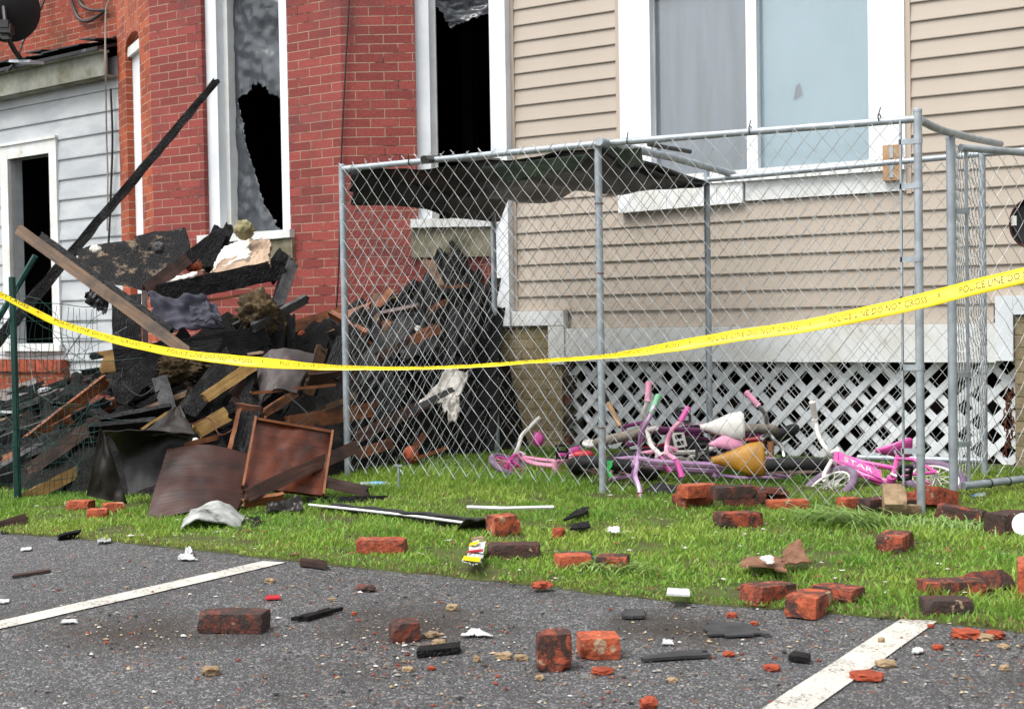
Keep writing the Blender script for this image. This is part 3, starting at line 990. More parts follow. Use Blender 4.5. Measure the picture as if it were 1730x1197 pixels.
mb.build('clapboards', M['siding_white'], wa)
mb = MB()
wall_panel(mb, WW, 0, 5.0, -.1, WW.sz(100, 112)[1] - .02, [(d0, d1, dz0, dz1)], .12, off=-.002)
mb.build('wall', M['siding_white'], wa)
mb = MB()
dl = d0 - .125
frame_box(mb, WW, dl, d0, dz0 - .01, dz1 + .125, -.05, .035)
frame_box(mb, WW, d1, d1 + .115, dz0 - .01, dz1 + .125, -.05, .035)
frame_box(mb, WW, d0, d1, dz1, dz1 + .125, -.05, .033)
frame_box(mb, WW, dl - .04, d1 + .15, dz0 - .07, dz0 - .011, -.05, .07)
frame_box(mb, WW, dl - .012, d1 + .127, dz1 + .126, dz1 + .15, -.02, .05)
dr = mb.build('door_frame', M['white_old'], wa)
# rowlock base and brick foundation
bz = WW.sz(60, 607)[1]; bz2 = WW.sz(60, 627)[1]
be = WW.sz(118, 620)[0]
mb = MB()
s_ = be - .068
while s_ > -.2:
    frame_box(mb, WW, s_, s_ + .06, bz2, bz + .004 * rng.random(), -.02, .09 + .006 * rng.random())
    s_ -= .068
mb.build('rowlock_sill', M['lbrick'], wa)
mb = MB()
wall_panel(mb, WW, -.2, be, -.1, bz2 - .003, [], off=.07)
mb.add([WW.pt(be, -.1, .07), WW.pt(be, bz2 - .003, .07), WW.pt(be, bz2 - .003, 0), WW.pt(be, -.1, 0)], [(0, 1, 2, 3)], 0, [[(0, 0), (0, .7), (.07, .7), (.07, 0)]])
mb.build('foundation', M['brick_old'], wa)
# eave: fascia + gutter lip + rafters, shingled roof
mb = MB()
e0 = WW.sz(100, 112)[1]
mb_f = MB()
frame_box(mb_f, WW, 0, 4.985, e0 - .21, e0 - .012, .12, .15)
frame_box(mb_f, WW, 0, 4.985, e0 - .012, e0 + .012, .10, .20)
frame_box(mb_f, WW, 0, 4.985, e0 - .22, e0 - .20, .02, .119)
mb_f.build('fascia', M['fascia'], wa)
mb = MB()
rows = 7
for r_ in range(rows):
    y0, y1 = -.24 + .28 * r_, -.24 + .28 * (r_ + 1) + .05
    s_ = 0.0
    while s_ < 4.98:
        wdt = .22 + .1 * rng.random()
        if not (r_ < 2 and rng.random() < .12):
            zb0 = e0 + .05 + .30 * (y0 + .24) + .012 * rng.random()
            zb1 = e0 + .05 + .30 * (y1 + .24)
            lift = (.05 * rng.random() ** 3) if r_ < 3 else .01
            a, e = s_ + .004, min(s_ + wdt, 4.985)
            q = [WW.pt(a, zb0 + .02 + lift, -y0), WW.pt(e, zb0 + .02 + lift * rng.random(), -y0), WW.pt(e, zb1, -y1), WW.pt(a, zb1, -y1)]
            mb.add(q + [p - Z * .012 for p in q], [(0, 1, 2, 3), (7, 6, 5, 4), (0, 4, 5, 1), (1, 5, 6, 2), (2, 6, 7, 3), (3, 7, 4, 0)])
        s_ += wdt
q = [WW.pt(0, e0 + .03, .22), WW.pt(4.985, e0 + .03, .22), WW.pt(4.985, e0 + .64, -1.8), WW.pt(0, e0 + .64, -1.8)]
mb.add(q + [p - Z * .03 for p in q], [(0, 1, 2, 3), (7, 6, 5, 4), (0, 4, 5, 1), (1, 5, 6, 2), (2, 6, 7, 3), (3, 7, 4, 0)])
mb.build('roof', M['shingle'], wa)
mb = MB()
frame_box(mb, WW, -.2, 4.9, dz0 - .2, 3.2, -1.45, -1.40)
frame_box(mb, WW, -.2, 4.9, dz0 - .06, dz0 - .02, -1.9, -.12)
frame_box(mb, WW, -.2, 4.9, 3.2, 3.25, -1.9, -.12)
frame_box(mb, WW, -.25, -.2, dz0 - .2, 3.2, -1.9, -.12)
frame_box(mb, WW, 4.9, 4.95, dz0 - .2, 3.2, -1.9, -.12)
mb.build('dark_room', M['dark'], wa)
# rear brick wall of the main house above the lean-to
mb = MB()
Wbk = Wall(WW.pt(-1.5, 0, -1.5), WW.u, WW.n)
wall_panel(mb, Wbk, 0, 6.6, 0, 6.5, [])
o = mb.build('rear_wall', M['brick_old'], bh)
mb = MB()
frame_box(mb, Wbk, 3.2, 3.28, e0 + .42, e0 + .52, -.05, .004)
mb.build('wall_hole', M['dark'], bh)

# ------------------------------------------------------------------ satellite dish
dc = at(8, 12, 11.6)
dish = thing('satellite_dish', 'black satellite dish on a bent arm above the shingled lean-to roof', 'satellite dish', tuple(at(38, 106, 11.75)))
ax = (FW * .93 + RT * -.25 + UP * .28).normalized()
u_ = ax.orthogonal().normalized(); v_ = ax.cross(u_)
mb = MB()
vs_, fs = [], []
nr, na = 7, 40
for sd_ in (0, 1):
    for i in range(nr + 1):
        r_ = .285 * i / nr
        for k in range(na):
            a = 2 * math.pi * k / na
            dp = -.07 * (1 - (i / nr) ** 2) - .006 * sd_
            vs_.append(dc + u_ * math.cos(a) * r_ + v_ * math.sin(a) * r_ * 1.05 + ax * dp)
B_ = (nr + 1) * na
for i in range(nr):
    for k in range(na):
        l = (k + 1) % na
        f = (i * na + k, i * na + l, (i + 1) * na + l, (i + 1) * na + k)
        fs.append(f); fs.append(tuple(B_ + x for x in f[::-1]))
for k in range(na):
    l = (k + 1) % na
    fs.append((nr * na + k, nr * na + l, B_ + nr * na + l, B_ + nr * na + k))
mb.add(vs_, fs)
mb.build('reflector', M['plastic_black'], dish, smooth=True)
mb = MB()
mb.tube([dc - ax * .08, at(10, 45, 11.45), at(14, 66, 11.5), at(24, 85, 11.6), at(37, 103, 11.75)], .022, 8)
mb.build('mast', M['plastic_black'], dish, smooth=True)
mb = MB()
for q, r_ in ((at(8, 42, 11.35), .045), (at(11, 50, 11.36), .05), (at(9, 58, 11.4), .042)):
    mb.box(q, RT * r_, UP * r_ * .7, FW * .05)
mb.build('mount_bracket', M['blackpipe'], dish)
mb = MB()
mb.box(at(45, 105, 11.75), RT * .09, WW.n * .07, (Z * .9 - WW.n * .3) * .012)
mb.build('foot_plate', M['galv'], dish)

# ------------------------------------------------------------------ cables
def cable(name, pts, r, mt, label, cat='cable'):
    P_ = []
    for i in range(len(pts) - 1):
        p0, p1, p2, p3 = pts[max(i - 1, 0)], pts[i], pts[i + 1], pts[min(i + 2, len(pts) - 1)]
        for k in range(8):
            t = k / 8
            P_.append(.5 * ((2 * p1) + (p2 - p0) * t + (2 * p0 - 5 * p1 + 4 * p2 - p3) * t * t + (3 * p1 - p0 - 3 * p2 + p3) * t ** 3))
    P_.append(pts[-1])
    mb = MB(); mb.tube(P_, r, 6)
    return tag(mb.build(name, mt, smooth=True), label, cat)

def onC(px, py, d=.025): return on(px, py, WC.pt(0, 0, d), WC.n)
def onB(px, py, d=.025): return on(px, py, WB.pt(0, 0, d), WB.n)
def onK(px, py, d=.04): return on(px, py, Wbk.pt(0, 0, d), Wbk.n)
def onW(px, py, d=.03): return on(px, py, WW.pt(0, 0, d), WW.n)
cable('wall_cable', [onC(592, -30), onC(589, 20), onC(583, 130), onC(578, 230), onC(575, 330), onC(573, 430), onC(569, 510), onC(565, 540)], .006, M['cable_black'], 'thin black cable running down the corner of the red brick bay')
cable('drooping_cable', [onC(648, 545, .05), onC(600, 540, .06), onB(562, 541, .06), onB(540, 552, .1), onB(515, 558, .12), onB(490, 553, .1), onB(470, 560, .06)], .014, M['cable_black'], 'thick burnt cable sagging across the red brick bay below the window')
cable('slack_cable', [onC(590, 540, .07), onC(588, 565, .08), onC(580, 590, .1), onC(566, 612, .12), onB(552, 640, .16)], .011, M['cable_black'], 'short burnt cable hanging from the bay corner beside the debris')
cable('loop_cable', [onK(118, -20), onK(123, 10), onK(134, 32), onK(150, 36), onK(168, 26), onK(180, 16)], .016, M['cable_black'], 'lower black cable loop on the old brick wall at top left')
cable('loop_cable', [onK(130, -20), onK(136, 6), onK(150, 16), onK(165, 18), onK(180, 17)], .016, M['cable_black'], 'upper black cable loop on the old brick wall at top left')
cable('dish_cable', [onK(79, -15), onK(70, 12, .1), onK(56, 40, .15), onK(40, 68, .3), onK(33, 88, .5), onW(20, 112, .26), onW(12, 122, .27)], .014, M['cable_black'], 'black cable dropping beside the satellite dish to the roof')
cable('downlead_cable', [onW(195, -14, .35), onW(184, 2, .34), onW(179, 18, .34), onW(178, 60, .34), onW(178, 110, .33), onW(179, 160, .2), onW(180, 230, .1), onW(182, 300, .06), onW(181, 390, .05)], .008, M['cable_white'], 'dirty white downlead cable hanging over the eave of the clapboard addition')
cable('corner_cable', [onW(187, 150, .05), onW(190, 235, .05), onW(187, 330, .06), onW(184, 400, .07), onW(181, 440, .08)], .010, M['cable_black'], 'black cable in the corner where white clapboards meet the brick')
# ------------------------------------------------------------------ chain link kennel
KX0, KX1, KY0, KY1, KH = -5.12, -1.775, 6.20, 7.80, 1.83
KXM = -3.43
kn = thing('dog_kennel', 'galvanised chain link dog kennel standing on the lawn around the fallen bicycles', 'kennel', ((KX0 + KX1) / 2, (KY0 + KY1) / 2, 0))

def chainlink(O, U, width, z0, z1, pw=.089, ph=.107, r=.0019, seed=0, amp=.012, squeeze=None, ragged=True):
    """woven diamond mesh: every wire zigzags over one half column"""
    O, U = V(O), V(U).normalized()
    n_ = V((U.y, -U.x, 0))
    mb = MB()
    hw, hh = pw / 2, ph / 2
    nc = int(round(width / hw)); hw = width / nc
    nl = int((z1 - z0) / hh)
    rr = random.Random(seed)
    def P(c, j, k):
        x, z = c * hw, z1 - j * hh
        if squeeze: x = squeeze(x, z)
        dx = amp * nz((x, z, seed), 2.2) + .5 * amp * nz((x, z, seed + 7), 7) + rr.uniform(-.0022, .0022)
        dz = amp * nz((x, z, seed + 3), 2.0) + rr.uniform(-.002, .002)
        dn = 1.6 * amp * nz((x, z, seed + 5), 1.3) + (.0022 if k % 2 else -.0022)
        return O + U * (x + dx) + Z * (z + dz) + n_ * dn
    for k in range(nc):
        pts = []
        for j in range(nl + 1):
            pts.append(P(k + (k + j) % 2, j, j))
        # barbed ends
        t0 = pts[0] + (pts[0] - pts[1]) * rr.uniform(.05, .45 if ragged else .12) + U * rr.uniform(-.01, .01)
        t1 = pts[-1] + (pts[-1] - pts[-2]) * rr.uniform(0, .35)
        mb.tube([t0] + pts + [t1], r, 4)
    return mb

PR = .0195   # post radius
def post(x, y, z0=-.05, z1=KH, r=PR):
    mb = MB(); mb.tube([(x, y, z0), (x, y, (z0 + z1) / 2), (x, y, z1)], r, 12)
    mb.tube([(x, y, z1), (x, y, z1 + .012), (x, y, z1 + .02)], [r * 1.08, r * 1.08, r * .5], 12)
    return mb.build('post', M['galv'], kn, smooth=True)
def rail(p, q, r=.0175, nm='rail'):
    mb = MB(); mb.tube([p, (V(p) + V(q)) / 2, q], r, 10)
    return mb.build(nm, M['galv'], kn, smooth=True)
for x, y in ((KX0, KY0), (KXM, KY0 + .02), (KX1, KY0), (-5.09, KY1 - .05), (-3.56, KY1 + .05), (-1.88, KY1)):
    post(x, y, r=PR if y < 7 else .019)
post(KX1 - .01, 6.79, z1=KH - .06, r=.0225)
rail((KX0, KY0, KH - .01), (KXM, KY0, KH - .005))
rail((KXM, KY0, KH - .005), (KX1 - .005, KY0, KH - .03))
rail((KX0, KY0, KH - .02), (-5.09, KY1 - .05, KH - .02))
rail((-5.09, KY1 - .05, KH - .03), (-3.56, KY1 + .05, KH - .05))
rail((-3.56, KY1 + .05, KH - .05), (-1.88, KY1, KH - .03))
rail((-1.88, KY1, KH - .03), (-.4, KY1 - .02, KH - .02))
rail((-1.88, KY1, .10), (-2.6, KY1, .09))
# bent side rail from the corner post
mb = MB()
bp = [at(1555, 203, 6.19), at(1574, 213, 6.3), at(1596, 222, 6.5), at(1614, 226, 6.72), at(1640, 233, 7.0), at(1690, 243, 7.6)]
mb.tube(bp, .019, 10)
mb.build('bent_rail', M['galv'], kn, smooth=True)
chainlink((KX0 + .01, KY0 - .022, 0), (1, 0, 0), KXM - KX0 - .01, .04, KH + .01, seed=1, amp=.013).build('mesh_panel', M['wire'], kn)
chainlink((KXM, KY0 - .022, 0), (1, 0, 0), KX1 - KXM - .07, .03, KH - .03, seed=2, amp=.012, ragged=False, ph=.106, pw=.091).build('mesh_panel', M['wire'], kn)
chainlink((KX0 + .015, KY0 + .02, 0), (.02, 1, 0), KY1 - KY0 - .08, .02, KH - .01, seed=3, amp=.02).build('mesh_panel', M['wire'], kn)
chainlink((-5.07, KY1 - .03, 0), (1, .06, 0), 1.5, .03, KH - .05, seed=4).build('mesh_panel', M['wire'], kn)
chainlink((-3.55, KY1 + .07, 0), (1, -.02, 0), 1.66, .03, KH - .06, seed=5).build('mesh_panel', M['wire'], kn)
chainlink((KX1 - .012, 6.82, 0), (-.09, 1, 0), .96, .06, KH - .07, seed=6, amp=.03, pw=.085).build('mesh_panel', M['wire'], kn)
# tension bar and bands at the right front corner
mb = MB()
mb.box((KX1 - .075, KY0 - .01, .92), (.004, 0, 0), (0, .008, 0), (0, 0, .88))
mb.build('tension_bar', M['galv'], kn)
for z in (.30, .68, .99, 1.17, 1.50, 1.70):
    mb = MB()
    mb.box((KX1 - .04, KY0 - .012, z), (.045, 0, 0), (0, .006, 0), (0, 0, .012))
    mb.tube([(KX1 - .001, KY0, z - .012), (KX1, KY0, z + .012)], PR * 1.14, 12)
    mb.build('tension_band', M['galv'], kn)
# gate swung open to the right
gu = V((.435, .90, 0)).normalized()
g0 = V((KX1 + .015, 6.80, 0))
gl_ = 2.2
mb = MB()
gz0, gzt = .075, KH - .10
mb.tube([g0 + gu * .03 + Z * gzt, g0 + gu * gl_ * .5 + Z * (gzt - .004), g0 + gu * gl_ + Z * gzt], .0185, 10)
mb.tube([g0 + gu * .03 + Z * gz0, g0 + gu * gl_ + Z * gz0], .019, 10)
mb.tube([g0 + gu * gl_ + Z * gz0, g0 + gu * gl_ + Z * gzt], .019, 10)
gate = mb.build('gate', M['galv'], kn, smooth=True)
gate['label'] = 'chain link gate swung open to the right'
chainlink(g0 + gu * .09, gu, gl_ - .12, gz0 + .02, gzt, seed=8, amp=.02, ragged=False, pw=.1, ph=.115).build('gate_mesh', M['wire'], gate)
mb = MB()
mb.box(g0 + gu * .07 + Z * .9, gu * .004, V((gu.y, -gu.x, 0)) * .007, Z * .82)
mb.build('tension_bar', M['galv'], gate)
for z in (.28, .62, 1.06, 1.42):
    mb = MB()
    mb.box(g0 + gu * .04 + Z * z, gu * .045, V((gu.y, -gu.x, 0)) * .007, Z * .013)
    mb.build('hinge_band', M['galv'], gate)
for i in range(9):
    mb = MB()
    c = g0 + gu * (.22 + .14 * i) + Z * gz0
    mb.torus(c, gu + Z * .1, .0225, .0028, 14, 5)
    mb.build('wire_tie', M['blackpipe'], gate)
# latch
mb = MB()
mb.box((KX1 + .022, KY0 + .0, .98), (.03, 0, 0), (0, .006, 0), (0, 0, .014))
mb.box((KX1 - .026, KY0 - .02, 1.0), (.006, 0, 0), (0, .01, 0), (0, 0, .028))
mb.build('latch', M['galv'], kn)
# rusty ties on posts
for x, z in ((KXM, 1.52), (KXM, 1.16), (KXM, .36)):
    mb = MB(); mb.torus((x, KY0 + .02, z), (.05, 0, 1), PR + .003, .0025, 14, 5); mb.build('wire_tie', M['rust'], kn)
for px, py in ((693, 262), (1062, 243), (1268, 222), (1486, 205)):
    p = on(px, py, V((0, KY0, 0)), nF); p.z = KH - .012
    mb = MB(); mb.torus(p, (1, 0, .1), .021, .003, 14, 5); mb.tube([p + V((0, -.02, .01)), p + V((.01, -.03, .03)), p + V((.016, -.035, .045))], .0025, 5)
    mb.build('wire_tie', M['blackpipe'], kn)

# ---- tarp slung over the left half
def tz(u, v):
    sag = -.03 - .055 * math.sin(math.pi * min(1, v * 1.0)) ** .8 * (.6 + .5 * math.sin(math.pi * 2.0 * u) ** 2)
    return sag + .045 * v ** 3 * math.sin(u * 17.0 + .6) * (.6 + .4 * math.sin(u * 5)) - .055 * v * (1 - .35 * u) + .035 * nz((u * 2.6, v * 2.2, 0), 1.5) + .012 * nz((u * 8, v * 5, 3), 1.4)
mb = MB()
nu, nv = 56, 30
vs_, fs = [], []
for side in (0, 1):
    for j in range(nv + 1):
        for i in range(nu + 1):
            u, v_ = i / nu, j / nv
            x = KX0 - .03 + (KXM + .02 - KX0 + .03) * u + (-.10 * v_ * u)
            y = KY0 + .03 + (KY1 - KY0 + .02) * v_
            z = KH - .005 + tz(u, v_) - .0025 * side
            if u < .08: z -= (.08 - u) / .08 * (.10 + .05 * v_); x += .05 * (.08 - u) / .08
            vs_.append((x, y, z))
K = (nu + 1) * (nv + 1)
for j in range(nv):
    for i in range(nu):
        a = j * (nu + 1) + i
        q = (a, a + 1, a + nu + 2, a + nu + 1)
        fs += [q, tuple(K + t for t in q[::-1])]
for i in range(nu):
    for j in (0, nv):
        a = j * (nu + 1) + i
        fs.append((a, a + 1, K + a + 1, K + a))
for j in range(nv):
    for i in (0, nu):
        a = j * (nu + 1) + i
        fs.append((a, a + nu + 1, K + a + nu + 1, K + a))
mb.add(vs_, fs)
tarp = tag(mb.build('tarp', M['tarp'], smooth='all'), 'dark green tarp sagging over the left half of the chain link kennel', 'tarp')
# side flap hanging along the left mesh
mb = MB()
mb.quadsheet([V((KX0 + .03, KY0 + .05, KH - .22)), V((KX0 + .05, KY1 - .1, KH - .13)), V((KX0 + .05, KY1 - .1, KH - .02)), V((KX0 + .03, KY0 + .05, KH - .01))], 24, 6, .0025,
             lambda u, v: .03 * nz((u * 5, v * 2, 8), 1.3))
mb.build('side_flap', M['tarp'], tarp, smooth='all')
# folded flap at the front, its sheen painted as a paler colour
mb = MB()
Pq = [(KX0 + .95, KY0 + .05, KH - .06), (KX0 + 1.62, KY0 + .05, KH - .045), (KX0 + 1.50, KY0 + .16, KH - .105), (KX0 + 1.05, KY0 + .16, KH - .15)]
mb.quadsheet(Pq, 14, 5, .002, lambda u, v: .012 * nz((u * 4, v * 3, 0), 2))
mb.build('sheen_fold', mat('tarp_fold_sheen', '#5f6f69', '#3d4a46', scale=9, rough=.35, bmp=.2, bscale=20), tarp, smooth='all')
mb = MB()
Pq = [(KXM + .06, KY0 + .05, KH - .03), (KXM + .20, KY0 + .12, KH - .03), (KXM + .12, KY0 + .3, KH - .09), (KXM + .02, KY0 + .25, KH - .12)]  # pale sheet that paints in the reflections on the tarp
mb.quadsheet(Pq, 10, 5, .002, lambda u, v: .02 * nz((u * 4, v * 3, 5), 2))
mb.build('sheen_fold', bpy.data.materials['tarp_fold_sheen'], tarp, smooth='all')
# flap right of the middle tube
mb = MB()
vs_ = [(KXM + .02, KY0 + .06, KH + .0), (KXM + .30, KY0 + .30, KH - .02), (KXM + .02, KY1 - .1, KH - .06), (KXM - .16, KY1, KH - .07),
       (KXM - .12, KY0 + .3, KH - .22), (KXM - .02, KY1 - .5, KH - .24)]
mb.quadsheet([V((KXM - .02, KY0 + .06, KH - .0)), V((KXM - .12, KY1, KH - .06)), V((KXM - .16, KY1, KH - .10)), V((KXM - .05, KY0 + .10, KH - .25))], 26, 10, .0025,
             lambda u, v: .045 * nz((u * 3, v * 2, 8), 1.6))
mb.build('hanging_flap', M['tarp'], tarp, smooth='all')
# tubes the tarp hangs on
for (a, e, lab) in ((at(1012, 239, 6.92), at(1238, 294, 8.5), 'grey pipe crossing the kennel roof from the middle front post to the back'),
                    (at(716, 269, 7.45), at(842, 272, 9.2), 'black pipe crossing the kennel roof near its left end')):
    mb = MB()
    mb.tube([a, (a + e) / 2 + Z * .01, e], .021, 10)
    o = mb.build('roof_pipe', M['galv' if 'middle' in lab else 'blackpipe'], smooth=True)
    tag(o, lab, 'pipe', 'pipes across the kennel roof')
mb = MB()
a, e = at(1096, 250, 7.6), at(1166, 262, 8.0)
mb.tube([a + Z * .02, e + Z * .02], .013, 8)
tag(mb.build('roof_pipe', M['blackpipe'], smooth=True), 'thinner black pipe lying on the tarp in front of the big window', 'pipe', 'pipes across the kennel roof')

# chain hanging on the gate side
def chain(px, y0, y1, d, k):
    mb = MB()
    n_ = int((y1 - y0) / 7)
    for i in range(n_):
        p = at(px + 3 * math.sin(i * .7 + k), y0 + 7 * i, d)
        ax_ = FW if i % 2 else RT
        u = ax_; 
        pts = [p + UP * (.019 * math.sin(t)) + (RT if i % 2 else FW) * (.010 * math.cos(t)) for t in [2 * math.pi * q / 12 for q in range(12)]]
        mb.tube(pts, .0035, 5, closed=True)
    return mb
c1 = chain(1700, 660, 775, 7.5, 0)
c2 = chain(1708, 660, 760, 7.52, 2)
b_ = len(c1.v); c1.v += c2.v; c1.f += [[b_ + i for i in f] for f in c2.f]; c1.mi += c2.mi
tag(c1.build('rusty_chain', M['rust']), 'rusty doubled chain hanging beside the back right post of the kennel', 'chain')

# oval pan hanging at the right edge
gn_ = V((gu.y, -gu.x, 0))
pc = on(1743, 377, g0 + gn_ * .03, gn_)
pk = (pc - CAM).dot(FW) / 6.5
pan = thing('oval_pan', 'black oval pan with a brown rim and white clip at the right picture edge', 'pan', tuple(pc))
an = (-FW * .9 - RT * .42).normalized()
hu = Z.cross(an).normalized(); hv = an.cross(hu)
mb = MB()
prf = [(0, -.012), (.55, -.012), (.85, -.008), (.97, .008), (1.0, .016)]
na = 36
vs_, fs = [], []
for r_, h in prf:
    for k in range(na):
        a = 2 * math.pi * k / na
        vs_.append(pc + hu * math.cos(a) * .095 * pk * r_ + hv * math.sin(a) * .115 * pk * r_ + an * h)
for r_, h in prf[::-1]:
    for k in range(na):
        a = 2 * math.pi * k / na
        vs_.append(pc + hu * math.cos(a) * .095 * pk * r_ * .985 + hv * math.sin(a) * .115 * pk * r_ * .985 + an * (h - .006))
for i in range(len(prf) * 2 - 1):
    for k in range(na):
        l = (k + 1) % na
        fs.append((i * na + k, i * na + l, (i + 1) * na + l, (i + 1) * na + k))
mb.add(vs_, fs)
mb.build('bowl', M['plastic_black'], pan, smooth=True)
mb = MB()
mb.tube([pc + hu * math.cos(2 * math.pi * k / na) * .097 * pk + hv * math.sin(2 * math.pi * k / na) * .117 * pk + an * .016 for k in range(na)], .006, 6, closed=True)
mb.build('rim', mat('brown_enamel_rim', '#5b2a1c', '#3a1a14', rough=.25, bmp=0), pan, smooth=True)
mb = MB()
cp = at(1713, 373, (pc - CAM).dot(FW) - .05)
mb.box(cp, RT * .009, UP * .024, FW * .012)
mb.build('clip', M['white_enamel'], pan)

# ------------------------------------------------------------------ green garden fence at the left
gf = thing('wire_fence', 'bent green wire garden fence on green posts in front of the debris at left', 'fence', tuple(gnd(60, 850)))
fp0 = gnd(30, 850)
mb = MB()
mb.tube([fp0 - Z * .05, fp0 + V((.003, 0, .6)), V((fp0.x, fp0.y, 0)) + Z * (at(29, 500, 7.2).z + .1)], [.021, .019, .019], 6)
mb.build('post', M['greenpost'], gf)
mb = MB()
mb.tube([at(-40, 596, 8.2), at(2, 530, 8.15), at(60, 432, 8.1)], .018, 6)
mb.build('leaning_post', M['greenpost'], gf)
mb = MB()
fe = at(165, 700, 7.5); fe.z = 0
ff = (V((fe.x, fe.y, 0)) - V((fp0.x, fp0.y, 0)))
fl = ff.length + .7
fu = ff.normalized(); fn = V((fu.y, -fu.x, 0))
def FP(s, z):
    x = s - .7
    bend = .06 * nz((x, z, 0), 1.6, 3) + .05 * nz((x, z, 4), 3.5)
    sag = -.10 * max(0, x) * 1.0
    return V((fp0.x, fp0.y, 0)) + fu * x + fn * (bend + .02) + Z * max(.0, z * (1.0 + .03 * nz((x, 0, 2), 4)) + .03 * nz((x, z, 9), 2.4))
H_ = 1.02
nr, nc = 11, 36
for i in range(nr + 1):
    z = .03 + H_ * i / nr
    mb.tube([FP(fl * k / 40, z) for k in range(41)], .0019, 4)
for k in range(nc + 1):
    s_ = fl * k / nc
    mb.tube([FP(s_ + .02 * nz((k, j, 0), .7), .02 + H_ * j / 14) for j in range(15)], .0017, 4)
mb.build('wire_mesh', M['greenwire'], gf)
# crumpled loose roll of the same wire
mb = MB()
rr = random.Random(5)
for k in range(26):
    c = at(rr.uniform(20, 150), rr.uniform(560, 800), 7.5)
    d = V((rr.uniform(-1, 1), rr.uniform(-.5, .5), rr.uniform(-1, 1))).normalized()
    e = d.orthogonal()
    mb.tube([c + d * t * .35 + e * .06 * math.sin(t * 3 + k) + V((0, 0, 0)) for t in [-1, -.6, -.2, .2, .6, 1]], .0016, 4)
mb.build('loose_wire', M['greenwire'], gf)

# ------------------------------------------------------------------ barrier tape
TP = [(-420, 330, 6.3, 16), (-200, 418, 6.55, 15), (-60, 470, 6.7, 14), (0, 497, 6.8, 14), (50, 522, 6.85, 15), (100, 545, 6.9, 16), (200, 575, 6.95, 17), (300, 596, 7.0, 19), (380, 606, 7.0, 23), (440, 612, 7.0, 24), (520, 618, 7.05, 16),
      (585, 621, 7.05, 9), (690, 622, 7.0, 6), (800, 618, 6.9, 7), (900, 610.5, 6.75, 7), (1000, 603.5, 6.55, 8), (1060, 597, 6.45, 13), (1150, 583, 6.3, 21), (1250, 566, 6.15, 24),
      (1350, 552, 6.0, 25), (1450, 532, 5.85, 28), (1550, 510, 5.7, 30), (1650, 484, 5.55, 31), (1730, 465, 5.45, 31), (1830, 441, 5.3, 31), (2050, 380, 5.1, 32), (2350, 290, 4.8, 34)]
def cat(a, t):
    n_ = len(a); i = min(int(t), n_ - 2); f = t - i
    p0, p1, p2, p3 = a[max(i - 1, 0)], a[i], a[i + 1], a[min(i + 2, n_ - 1)]
    return .5 * ((2 * p1) + (p2 - p0) * f + (2 * p0 - 5 * p1 + 4 * p2 - p3) * f * f + (3 * p1 - p0 - 3 * p2 + p3) * f ** 3)
tc = [at(x, y, d) for x, y, d, wpx in TP]
twd = [wpx * d / FPX * (.72 if x < 560 else .84) for x, y, d, wpx in TP]
NT = 420
tcl, tww = [], []
TWF = .0765
for i in range(NT + 1):
    t = (len(TP) - 1) * i / NT
    tcl.append(cat(tc, t)); tww.append(cat(twd, t))
tl = [0]
for i in range(NT): tl.append(tl[-1] + (tcl[i + 1] - tcl[i]).length)
tside, tnrm = [], []
for i in range(NT + 1):
    T_ = (tcl[min(i + 1, NT)] - tcl[max(i - 1, 0)]).normalized()
    tov = (CAM - tcl[i]).normalized()
    up_ = (tov.cross(T_)).normalized()
    if up_.z < 0: up_ = -up_
    tv = T_.cross(up_).normalized()
    if tv.dot(tov) < 0: tv = -tv
    c = max(-1, min(1, tww[i] / TWF)); s_ = math.sqrt(1 - c * c)
    sdv = up_ * c + tv * (-s_)
    tside.append(sdv); nn_ = T_.cross(sdv).normalized()
    tnrm.append(nn_ if nn_.dot(tov) > 0 else -nn_)
def tpt(L, wv, lift=0.0):
    L = max(0, min(tl[-1] - 1e-6, L))
    i = int(np.searchsorted(tl, L, 'right')) - 1
    f = (L - tl[i]) / max(1e-9, tl[i + 1] - tl[i])
    p = tcl[i].lerp(tcl[i + 1], f); s_ = tside[i].lerp(tside[i + 1], f); n_ = tnrm[i].lerp(tnrm[i + 1], f)
    cup = .006 * (1 - (2 * wv) ** 2)
    rip = .003 * nz((L * 6, wv * 2, 0), 1.5)
    return p + s_ * (wv * TWF) + n_ * (cup + rip + lift)
mb = MB()
cols = 6
for side in (0, 1):
    for i in range(NT + 1):
        for k in range(cols + 1):
            mb.v.append(tpt(tl[i], k / cols - .5, -.0006 * side))
K = (NT + 1) * (cols + 1)
for i in range(NT):
    for k in range(cols):
        a = i * (cols + 1) + k
        q = [a, a + 1, a + cols + 2, a + cols + 1]
        mb.f += [q, [K + x for x in q[::-1]]]; mb.mi += [0, 0]
    for k in (0, cols):
        a = i * (cols + 1) + k
        mb.f.append([a, a + cols + 1, K + a + cols + 1, K + a]); mb.mi.append(0)
tape = tag(mb.build('barrier_tape', M['tape'], smooth='all'), 'yellow police barrier tape stretched across the whole scene in front of the kennel', 'barrier tape')

def text_mesh(txt, size):
    c = bpy.data.curves.new('txt', 'FONT')
    c.body = txt; c.size = size; c.resolution_u = 2
    o = bpy.data.objects.new('txt', c)
    COL.objects.link(o)
    bpy.context.view_layer.update()
    me = bpy.data.meshes.new_from_object(o.evaluated_get(bpy.context.evaluated_depsgraph_get()))
    vv = [V(v_.co) for v_ in me.vertices]; ff_ = [list(p.vertices) for p in me.polygons]
    bpy.data.objects.remove(o); bpy.data.curves.remove(c); bpy.data.meshes.remove(me)
    return vv, ff_
LET, LEF = text_mesh('POLICE LINE DO NOT CROSS', .052)
lw = max(v_.x for v_ in LET)
THR, THF = text_mesh('3"', .032)
